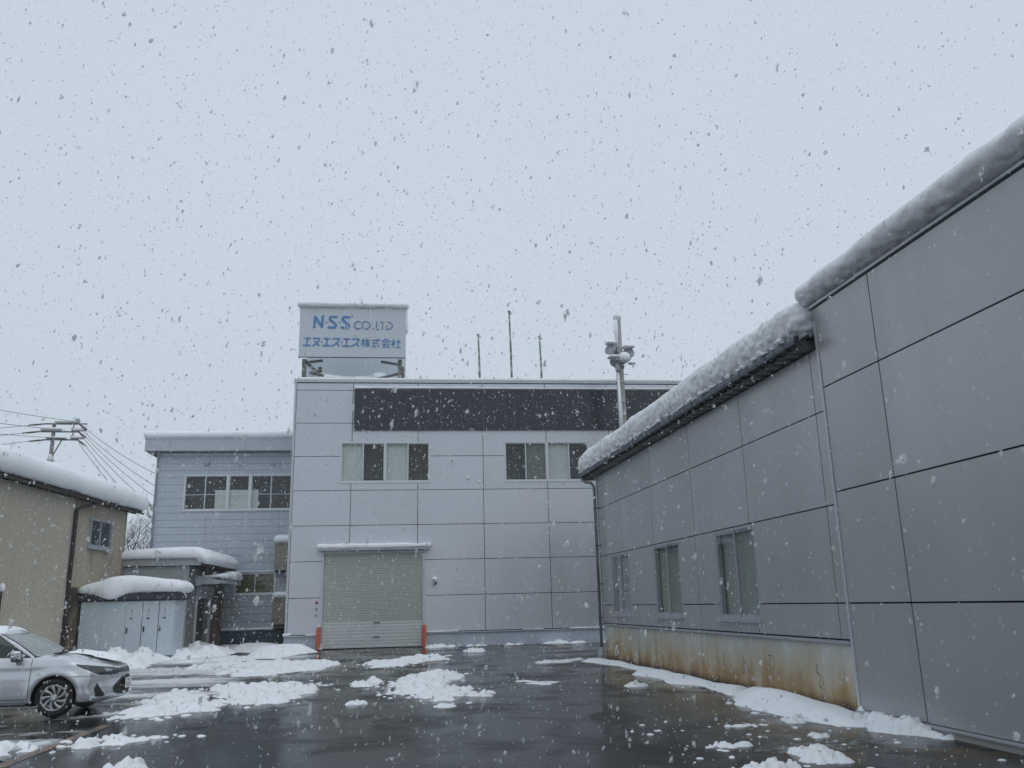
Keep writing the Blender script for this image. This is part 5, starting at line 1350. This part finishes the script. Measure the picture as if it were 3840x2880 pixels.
# annex roof
def az_(x, y): return np.interp(x, [-14, -11, -9, -8.6, -8.1], [.75, .86, 1.0, .98, .85])
def awarp(P):
    t = np.clip((P[:, 0] + 8.45) / .35, 0, 1); P = P.copy(); P[:, 2] -= t * t * .12; return P
q = MB(); pillow(q, -14.5, -8.0, DA - .28, DA + 5.9, 3.43, 4.05, .34, .10, .05, 1.0, 41, zfun=az_, warp=awarp, rough=(.02, 6)); q.v = [(x, y, max(z, 3.585) if x < -8.45 else z) for x, y, z in q.v]
snow_thing(q, "thick smooth snow blanket on the entrance annex roof", rot=SK)
q = MB(); pillow(q, -8.6, -7.85, 36.2, 37.0, 2.88, 3.02, .1, .06, .05, 3, 42); pillow(q, -8.5, -7.8, 37.0, 38.2, 2.86, 3.08, .1, .06, .08, 2.5, 43); pillow(q, -8.3, -7.72, 38.4, 39.9, 2.84, 3.22, .16, .06, .06, 2, 44); snow_thing(q, "broken snow slabs on the awning over the annex doorway", rot=SK)
# cabinet: big loaf drooping over the front
def cwarp(P):
    P = P.copy(); x, y, z = P[:, 0], P[:, 1], P[:, 2]
    t = np.clip(1 - np.abs(x + 10.80) / .85, 0, 1); t = t * t * (3 - 2 * t)
    fr_ = np.clip((DC + .25 - y) / .45, 0, 1)
    low = np.clip(1 - (z - 2.25) / .55, 0, 1)
    P[:, 2] = z - t * fr_ * low * .34; P[:, 1] = y - t * fr_ * .16
    return P
def cz_(x, y): return np.interp(x, [-12.0, -11.5, -10.9, -10.3, -9.8, -9.2, -8.7, -8.3], [.45, .72, .98, 1.08, 1.02, .88, .80, .66])
q = MB(); pillow(q, -12.02, -8.28, DC - .24, DC + 1.42, 2.252, 2.86, .32, .06, .04, 1.6, 51, zfun=cz_, warp=cwarp, under=1); move_off([snow_thing(q, "big snow loaf drooping over the front of the electrical cabinet", rot=SK)], CK)
# house roof
hs = lambda x, y: 1.0
def hwarp(P):
    P = P.copy(); P[:, 2] += (.30 - (P[:, 0] - hx)) * math.tan(rad(12)); return P
q = MB(); pillow(q, hx - 5.5, hx + .46, hy - 16, hy + 1.35, 5.33, 6.04, .36, .11, .07, .8, 61, warp=hwarp, rough=(.015, 4)); move_off([snow_thing(q, "deep soft snow bulging over the eave of the tan corrugated house", rot=HR)], HK)
# car snow
def carpos(x, y):
    a = rad(-1.0); return (CX + x * math.cos(a) - y * math.sin(a), CYc + x * math.sin(a) + y * math.cos(a))
xx = np.linspace(-2.6, -1.0, 34); yyv = np.linspace(-.52, .52, 20); A = []
for x in xx:
    row = []
    for y in yyv:
        e_ = min(1, (.52 - abs(y)) / .08 + .05, (x + 2.6) / .1, (-1.0 - x) / .06)
        zz_ = zroof(x) - .02 + .055 * (1 - (y / .54) ** 2) + max(0, e_) * (.038 + .012 * float(noise3(np.array([x * 3, y * 3, 1.0])))) - (.01 if e_ <= 0 else 0)
        row.append((*carpos(x, y), zz_))
    A.append(row)
q = MB(); q.grid(np.array(A)); snow_thing(q, "thin snow sheet on the roof of the silver car")
A = []
for x in np.linspace(-.12, .74, 40):
    row = []
    for t in np.linspace(-.30, 1, 34):
        wd = np.interp(x, [-.2, .1, .5, .75, .9], [.62, .64, .58, .46, .3]); y = t * wd
        e_ = min(1, (1 - abs(t)) / .12, (t + .30 + .10 * math.sin(x * 9)) / .2, (x + .12) / .08, (.74 - x) / .08)
        n_ = float(noise3(np.array([x * 5, y * 5, 3.0])))
        zz_ = ztop(x) + .068 * (1 - (y / .80) ** 2) + .002 + max(0, e_) * (.016 + .014 * n_ + (.03 if y > .2 else 0) * min(1, e_)) - (.012 if e_ <= 0.02 else 0)
        row.append((*carpos(x, y), zz_))
    A.append(row)
q = MB(); q.grid(np.array(A)); snow_thing(q, "patchy thin snow on the bonnet of the silver car")
mx_, my_ = carpos(-.60, -.935)
q = MB(); pillow(q, mx_ - .06, mx_ + .055, my_ - .12, my_ + .10, .985, 1.045, .05, .02, .01, 10, 71); snow_thing(q, "small snow cap on the door mirror of the silver car")
q = MB(); a_, b_ = carpos(.62, -.46), carpos(.86, .12)
pillow(q, a_[0] - .12, a_[0] + .10, a_[1] - .10, a_[1] + .22, .268, .305, .02, .03, .015, 9, 72); pillow(q, b_[0] - .06, b_[0] + .02, b_[1] - .30, b_[1] + .2, .285, .325, .02, .03, .015, 9, 73); snow_thing(q, "snow stuck on the lower bumper lip of the silver car")

# =================================================================== SNOW on the ground
def gsnow(poly, fn, label, mtl='snow_wet', res=.045, group=None, name="snow_patch"):
    return solo(name, field(poly, fn, res), M[mtl], label, "snow", group, smooth=True)
A_ = [(-4.25, 15.35), (-3.9, 14.7), (-3.1, 14.95), (-2.65, 15.6), (-2.7, 16.2), (-2.85, 17.3), (-3.3, 18.6), (-3.9, 19.9), (-4.2, 19.2), (-4.1, 17.6), (-4.0, 16.4)]
gsnow(A_, lumps(A_, .12, .26, 3, .35, crumble=1.0), "long crumbly snow ridge right beside the silver car")
B_ = [(-2.75, 16.2), (-1.9, 16.1), (-1.35, 16.6), (-1.0, 18.6), (-1.15, 19.7), (-1.7, 20.6), (-2.5, 20.3), (-3.3, 20.2), (-3.1, 18.6), (-2.75, 17.4)]
gsnow(B_, lumps(B_, .125, .22, 5, .4, crumble=.9), "wide crumbly snow ridge ending left of the bare asphalt in front of the shutter")
M_ = [(.15, 17.1), (.6, 16.7), (1.0, 15.2), (1.45, 14.95), (1.75, 16.5), (2.05, 17.2), (1.7, 18.2), (1.75, 19.6), (2.3, 21.6), (2.1, 22.6), (1.4, 22.4), (1.0, 21.2), (.45, 20.4), (.2, 18.8), (.35, 18.0)]
M_ = [(1.15 + (x - 1.15) * .86, 18.6 + (y - 18.6) * .86) for x, y in M_]
gsnow(M_, lumps(M_, .11, .22, 8, .33, crumble=1.0), "broken snow patch in the middle of the wet yard")
N_ = [(-.05, 24.4), (.5, 24.7), (1.5, 26.2), (2.2, 27.2), (2.35, 29.2), (1.5, 29.6), (.6, 27.5), (-.1, 26.2)]
gsnow(N_, lumps(N_, .13, .28, 11, .4, crumble=1.0), "crumbly snow strip lying across the yellow line before the shutter", res=.06)
O_ = [(-5.2, 25.5), (-3.4, 23.0), (-2.4, 23.4), (-1.3, 24.6), (-1.0, 26.0), (-1.2, 28.3), (-2.2, 28.4), (-3.6, 29.6), (-4.8, 28.6), (-5.4, 27.0)]
gsnow(O_, lumps(O_, .11, .30, 13, .5, crumble=1.0), "ploughed snow field left of the shutter towards the entrance", res=.06)
Q_ = [(-4.2, 32.0), (-3.3, 31.0), (-2.6, 32.8), (-2.1, 34.4), (-2.3, 35.6), (-3.5, 35.9), (-4.6, 35.2)]
gsnow(Q_, drift(Q_, .34, 15, .8), "smooth mound of snow by the left orange guard post", 'snow', res=.07)
R_2 = [(-12.5, 25.5), (-9.5, 25.2), (-7.2, 26.6), (-6.6, 28.2), (-7.2, 30.2), (-6.4, 31.8), (-5.3, 33.6), (-5.4, 36.5), (-6.8, 38.4), (-7.6, 36.5), (-7.4, 33.2), (-8.4, 31.2), (-9.8, 31.2), (-12.5, 31.0)]
gsnow(R_2, lambda x, y, a=drift(R_2, .38, 17, .9, .14), b=lumps(R_2, .50, .55, 18, .8, crumble=1.0): np.maximum(a(x, y), b(x, y)) + 0, "heaped snow bank along the foot of the electrical cabinet", 'snow', res=.08)
V_2 = [(-6.6, 29.0), (-4.2, 29.6), (-3.2, 31.2), (-4.2, 32.6), (-5.6, 33.0), (-6.6, 31.6)]
gsnow(V_2, lumps(V_2, .16, .4, 23, .7, crumble=.6), "flattened trodden snow in front of the entrance annex", res=.07)
S_2 = [(-5.0, 36.0), (-4.0, 34.6), (-3.4, 35.4), (-3.55, 37.6), (-4.6, 38.8), (-6.0, 38.0)]
gsnow(S_2, drift(S_2, .30, 19, .8), "snow heap at the front left corner of the factory", 'snow', res=.08)
T_2 = [(-7.2, 38.0), (-4.8, 38.2), (-4.4, 40.3), (-7.4, 40.3)]
gsnow(T_2, lambda x, y, a=drift(T_2, .17, 20, .7, .12): a(x, y) + .06 * fbm(np.stack([x * 2.4, y * 2.4, x * 0], -1), 3, 5), "low snow bank against the teal skirt of the office", 'snow', res=.08)
ux = np.array([math.cos(SK), math.sin(SK)]); un = np.array([-math.sin(SK), math.cos(SK)])
def fr(s, n): p = ux * s + un * n; return (p[0], p[1])
for k, (s0, s1, dpt, h_, lb) in enumerate(((.25, 1.5, 1.0, .42, "lumpy snow heap at the foot of the right orange guard post"), (2.15, 3.0, .8, .26, "short snow heap on the plinth foot between two panel joints"), (3.6, 4.3, .9, .38, "pointed snow heap beside the rust marks on the factory plinth"), (5.0, 7.2, .7, .22, "long low snow heap against the factory plinth near the wing"), (7.5, 9.4, .7, .24, "low snow heap against the plinth behind the wing downpipe"))):
    pg = [fr(s0, 36 - dpt), fr(s1, 36 - dpt), fr(s1 + .1, 35.97), fr(s0 - .1, 35.97)]
    gsnow(pg, lumps(pg, h_, .4, 30 + k, .35, crumble=.6), lb, res=.06)
# along the wing
U1 = [(6.62, 24.6), (6.63, 15.0), (6.2, 14.7), (5.85, 14.6), (5.95, 16.2), (5.55, 17.0), (5.75, 18.2), (5.5, 19.4), (6.1, 20.6), (6.0, 22.4), (5.4, 24.2), (6.0, 24.9)]
U1 = [(6.64 - (6.64 - x) * .74, y) for x, y in U1]
gsnow(U1, lambda x, y, a=drift(U1, .13, 41, .35, .1): a(x, y) * np.interp(y, [14, 18, 24], [1.15, 1.0, .7]), "smooth snow strip along the rusty wall of the dark wing", 'snow', res=.05)
U2 = [(6.62, 15.2), (6.6, 13.6), (6.63, 11.5), (6.15, 10.5), (5.7, 10.7), (5.5, 11.6), (5.45, 12.6), (5.55, 13.4), (5.95, 14.3)]
U2 = [(6.64 - (6.64 - x) * .88, y) for x, y in U2]
gsnow(U2, lambda x, y, a=drift(U2, .27, 43, .6, .05): a(x, y) * np.interp(y, [10.4, 11.6, 13.2, 14.4, 15.2], [.35, .55, 1.0, 1.0, .3]), "big smooth snow mound against the rusty wall at the near hall corner", 'snow', res=.04)
U3 = [(6.6, 11.4), (6.3, 11.3), (6.0, 10.3), (6.25, 9.6), (6.5, 9.4), (6.58, 10.2)]
gsnow(U3, lumps(U3, .24, .26, 45, .2, crumble=.8), "jagged snow heap at the corner trim of the near hall", res=.03)
W2_ = [(5.4, 24.9), (3.9, 23.9), (5.2, 23.9), (6.3, 25.0), (6.2, 26.0)]
gsnow(W2_, lumps(W2_, .12, .4, 47, .4, crumble=.6), "flat trodden snow at the downpipe foot", res=.05)
# near left
X1 = [(-4.6, 11.3), (-4.1, 11.5), (-4.05, 12.1), (-4.4, 12.7), (-5.4, 12.9), (-5.6, 11.5)]
gsnow(X1, lumps(X1, .17, .28, 51, .3, crumble=.7), "snow clump at the left picture edge near the orange line", res=.035)
X2 = [(-3.8, 12.2), (-3.55, 11.9), (-2.9, 12.25), (-2.5, 12.6), (-2.9, 12.7), (-3.6, 12.65)]
gsnow(X2, lambda x, y, a=lumps(X2, .17, .22, 53, .22, crumble=.8): a(x, y) * np.interp(x, [-3.8, -3.4, -2.6], [1.25, .9, .5]), "small tapering snow clump on the asphalt beside the orange line", res=.03)
X3 = [(-2.9, 9.7), (-2.3, 9.75), (-2.35, 10.3), (-2.7, 10.45)]
gsnow(X3, lumps(X3, .16, .16, 55, .2, crumble=.9), "fluffy snow lump at the bottom picture edge", res=.02)
# right foreground lumps
for k, (x, y, a_, b_, h_, lb) in enumerate(((5.15, 16.8, .30, .25, .16, "round snow lump out from the snow strip by the rusty wall"), (3.82, 9.75, .18, .16, .10, "small snow block on wet asphalt, left of a similar one, near the hall"), (4.14, 9.72, .14, .13, .07, "small snow block on wet asphalt, right of a similar one, near the hall"),
        (3.85, 8.45, .24, .22, .14, "peaked snow lump at the bottom edge before the near hall"), (4.5, 8.75, .42, .36, .13, "craggy snow lump nearest the concrete kerb of the hall"), (5.2, 10.1, .16, .14, .06, "little snow lump between the mound and the hall kerb"), (4.75, 11.1, .22, .12, .06, "flat snow lump left of the big mound"), (5.55, 11.35, .22, .2, .10, "snow lump at the toe of the big mound"),
        (-.24, 19.25, .30, .5, .12, "lone pointed snow lump left of the middle patch"), (.05, 20.1, .2, .4, .13, "tiny upright snow lump touching the middle patch"), (-.2, 15.7, .22, .2, .09, "smooth oval snow lump on the open wet asphalt"), (2.05, 16.3, .22, .3, .14, "pointed snow lump right of the middle patch"), (1.2, 14.75, .22, .18, .07, "flat snow lump just below the middle patch"), (3.6, 31.4, .3, .6, .2, "small snow block on asphalt before the factory plinth"), (-1.5, 15.2, .13, .1, .06, "tiny snow lump below the long ridge by the car"), (3.4, 18.4, .45, .5, .03, "melting slush smear right of the middle patch"))):
    pg = [(x + a_ * math.cos(t) * (1 + .25 * math.sin(3 * t + k)), y + b_ * math.sin(t) * (1 + .2 * math.cos(2 * t + k))) for t in np.linspace(0, 2 * math.pi, 13)[:-1]]
    gsnow(pg, lumps(pg, h_ * 1.2, max(.12, a_ * .55), 60 + k, a_ * .7, crumble=.7), lb, res=.025 if y < 13 else .04, name="snow_lump")
# scattered crumbs
r4 = np.random.default_rng(12); cmb = MB()
def crumb(x, y, r_, k):
    n_ = 7; A = []
    for i, (rr, hh) in enumerate(((1, -.05), (.9, .18), (.55, .36), (.02, .42))):
        A.append([(x + r_ * rr * math.cos(t) * (1 + .3 * math.sin(2.3 * j + k)), y + r_ * rr * math.sin(t) * (1 + .3 * math.cos(1.7 * j + k)), r_ * hh) for j, t in enumerate(np.linspace(0, 2 * math.pi, n_ + 1)[:-1])])
    cmb.grid(np.array(A), closev=True)
for poly, cnt, spread in ((A_, 120, .5), (B_, 140, .6), (M_, 170, .6), (N_, 120, .8), (O_, 140, .9), (U2, 40, .5), (U1, 30, .5), (X2, 40, .5)):
    P0 = np.array(poly)
    for k in range(cnt):
        i = r4.integers(len(P0)); t = r4.random(); p = P0[i] * (1 - t) + P0[(i + 1) % len(P0)] * t + r4.normal(size=2) * spread * .45
        if p[0] > 6.45: continue
        crumb(p[0], p[1], .012 + .06 * r4.random() ** 3, k)
for k in range(110):
    p = (3.2 + 3.0 * r4.random(), 8.0 + 4.2 * r4.random()); crumb(p[0], p[1], .008 + .035 * r4.random() ** 3, k)
solo("snow_crumbs", cmb, M['snow_wet'], kind='stuff', smooth=True)
# tyre slush: ridges of grey half-melted snow across the left of the yard
def slush_h(x, y):
    p = np.stack([x, y, np.zeros_like(x)], -1)
    wv = y + .05 * x + .35 * fbm(p * .35, 2, 71)
    rid = 1.3 * fbm(np.stack([x * .22, wv * 1.25, x * 0], -1), 4, 72) + .45 * fbm(np.stack([x * 1.0, wv * 3.2, x * 0], -1), 3, 74)
    cov = np.clip((-1.9 - x) / 1.6, 0, 1) * np.clip((31.5 - y) / 2, 0, 1) + .25 * np.clip(1 - np.abs(y - 27) / 5, 0, 1) * np.clip((1 - x) / 4, 0, 1)
    near = np.clip((14.6 - y) / .8, 0, 1) * np.clip((-3.6 - (x + (14.4 - y) * .12)) * 4, 0, 1)
    cov = np.where(y < 14.6, near * .55, cov)
    under_car = np.clip(1 - np.hypot((x + 6.6) / 3.0, (y - 16.2) / 1.15), 0, 1)  # oval under the parked car where the slush height is lowered
    return .075 * rid * np.clip(cov * 1.6, 0, 1) + .014 * fbm(p * 9, 3, 76) - .040 + .046 * cov - .05 * (under_car > 0)
res_ = .05
pg = [(-11.5, 11.2), (1.5, 11.2), (1.5, 31.5), (-11.5, 31.5)]
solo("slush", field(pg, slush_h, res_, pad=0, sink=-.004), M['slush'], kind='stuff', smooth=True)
def slush2(x, y):
    p = np.stack([x, y, np.zeros_like(x)], -1)
    rid = fbm(np.stack([x * .5, (y + .2 * fbm(p * .5, 2, 81)) * 2.6, x * 0], -1), 4, 82)
    cov = np.clip(1 - np.hypot((x - 5.0) / 2.0, (y - 9.6) / 1.9), 0, 1)
    return .030 * rid * np.clip(cov * 1.6, 0, 1) + .016 * fbm(p * 10, 3, 83) - .032 + .034 * cov
solo("slush", field([(3.0, 7.6), (6.5, 7.6), (6.5, 12.5), (3.0, 12.5)], slush2, .03, pad=0, sink=-.004), M['slush'], kind='stuff', smooth=True)

# =================================================================== FALLING SNOW
NFk = 80000
f_r = np.random.default_rng(99)
yv = 3.2 + 32 * f_r.random(NFk * 4) ** .66
yv = np.where(f_r.random(NFk * 4) < .0022, 1.7 + 2.0 * f_r.random(NFk * 4), yv)
ax_ = rad(9.3) + (f_r.random(NFk * 4) * 2 - 1) * rad(40)
el = rad(14.5) + (f_r.random(NFk * 4) * 2 - 1) * rad(32)
px_ = yv * np.tan(ax_); pz_ = EYE + yv * np.tan(el) / np.cos(ax_)
ok = (pz_ > .03) & (pz_ < 24) & ~((px_ > 6.1) & (yv < 26) & (pz_ < 6.6)) & (np.abs(px_) < 40)
pos = np.stack([px_, yv, pz_], -1)[ok][:NFk]
n = len(pos)
size = .0036 + .0060 * f_r.random(n) ** 3.0
size = np.where(f_r.random(n) < .03, size * 1.5, size)
dist = np.linalg.norm(pos - np.array([0, 0, EYE]), axis=1)

g_ = (1 + 5 ** .5) / 2
icv = np.array([(-1, g_, 0), (1, g_, 0), (-1, -g_, 0), (1, -g_, 0), (0, -1, g_), (0, 1, g_), (0, -1, -g_), (0, 1, -g_), (g_, 0, -1), (g_, 0, 1), (-g_, 0, -1), (-g_, 0, 1)]) / 1.9
icf = np.array([(0, 11, 5), (0, 5, 1), (0, 1, 7), (0, 7, 10), (0, 10, 11), (1, 5, 9), (5, 11, 4), (11, 10, 2), (10, 7, 6), (7, 1, 8), (3, 9, 4), (3, 4, 2), (3, 2, 6), (3, 6, 8), (3, 8, 9), (4, 9, 5), (2, 4, 11), (6, 2, 10), (8, 6, 7), (9, 8, 1)])
V = icv[None] * (.45 + 1.0 * f_r.random((n, 12, 1))) + .22 * f_r.normal(size=(n, 12, 3))
V *= (np.array([1, 1, 1]) * (.6 + .8 * f_r.random((n, 3))))[:, None, :] * size[:, None, None]
ang = f_r.random(n) * 6.283; ca, sa = np.cos(ang)[:, None], np.sin(ang)[:, None]
Vx = V[..., 0] * ca - V[..., 1] * sa; Vy = V[..., 0] * sa + V[..., 1] * ca
V = np.stack([Vx + V[..., 2] * .2, Vy, V[..., 2] * 1.7], -1) + pos[:, None, :]
Fk = (icf[None] + (np.arange(n) * 12)[:, None, None]).reshape(-1, 3)
Fk = Fk[f_r.random(len(Fk)) < .50]          # open, lacy clusters
me = bpy.data.meshes.new("falling_snow")
me.vertices.add(n * 12); me.vertices.foreach_set("co", V.reshape(-1).astype(np.float32))
me.loops.add(len(Fk) * 3); me.loops.foreach_set("vertex_index", Fk.reshape(-1).astype(np.int32))
me.polygons.add(len(Fk)); me.polygons.foreach_set("loop_start", np.arange(0, len(Fk) * 3, 3, dtype=np.int32))
me.polygons.foreach_set("use_smooth", [True] * len(Fk))
me.update(calc_edges=True); me.validate(); me.materials.append(M['flake'])
fo = bpy.data.objects.new("falling_snow", me); COL.objects.link(fo); fo["kind"] = "stuff"

# =================================================================== AIR: thin snow haze
hz_ = MB(); hz_.box(-70, -6, -1.0, 70, 118, 26)
hm = bpy.data.materials.new("snow_haze"); hm.use_nodes = True; ht = hm.node_tree
for n_ in list(ht.nodes):
    ht.nodes.remove(n_)
ho_ = ht.nodes.new("ShaderNodeOutputMaterial"); hv = ht.nodes.new("ShaderNodeVolumePrincipled")
hv.inputs["Color"].default_value = (.96, .97, .98, 1); hv.inputs["Density"].default_value = .0012; hv.inputs["Anisotropy"].default_value = .2
ht.links.new(hv.outputs[0], ho_.inputs["Volume"])
solo("haze", hz_, hm, kind='stuff')
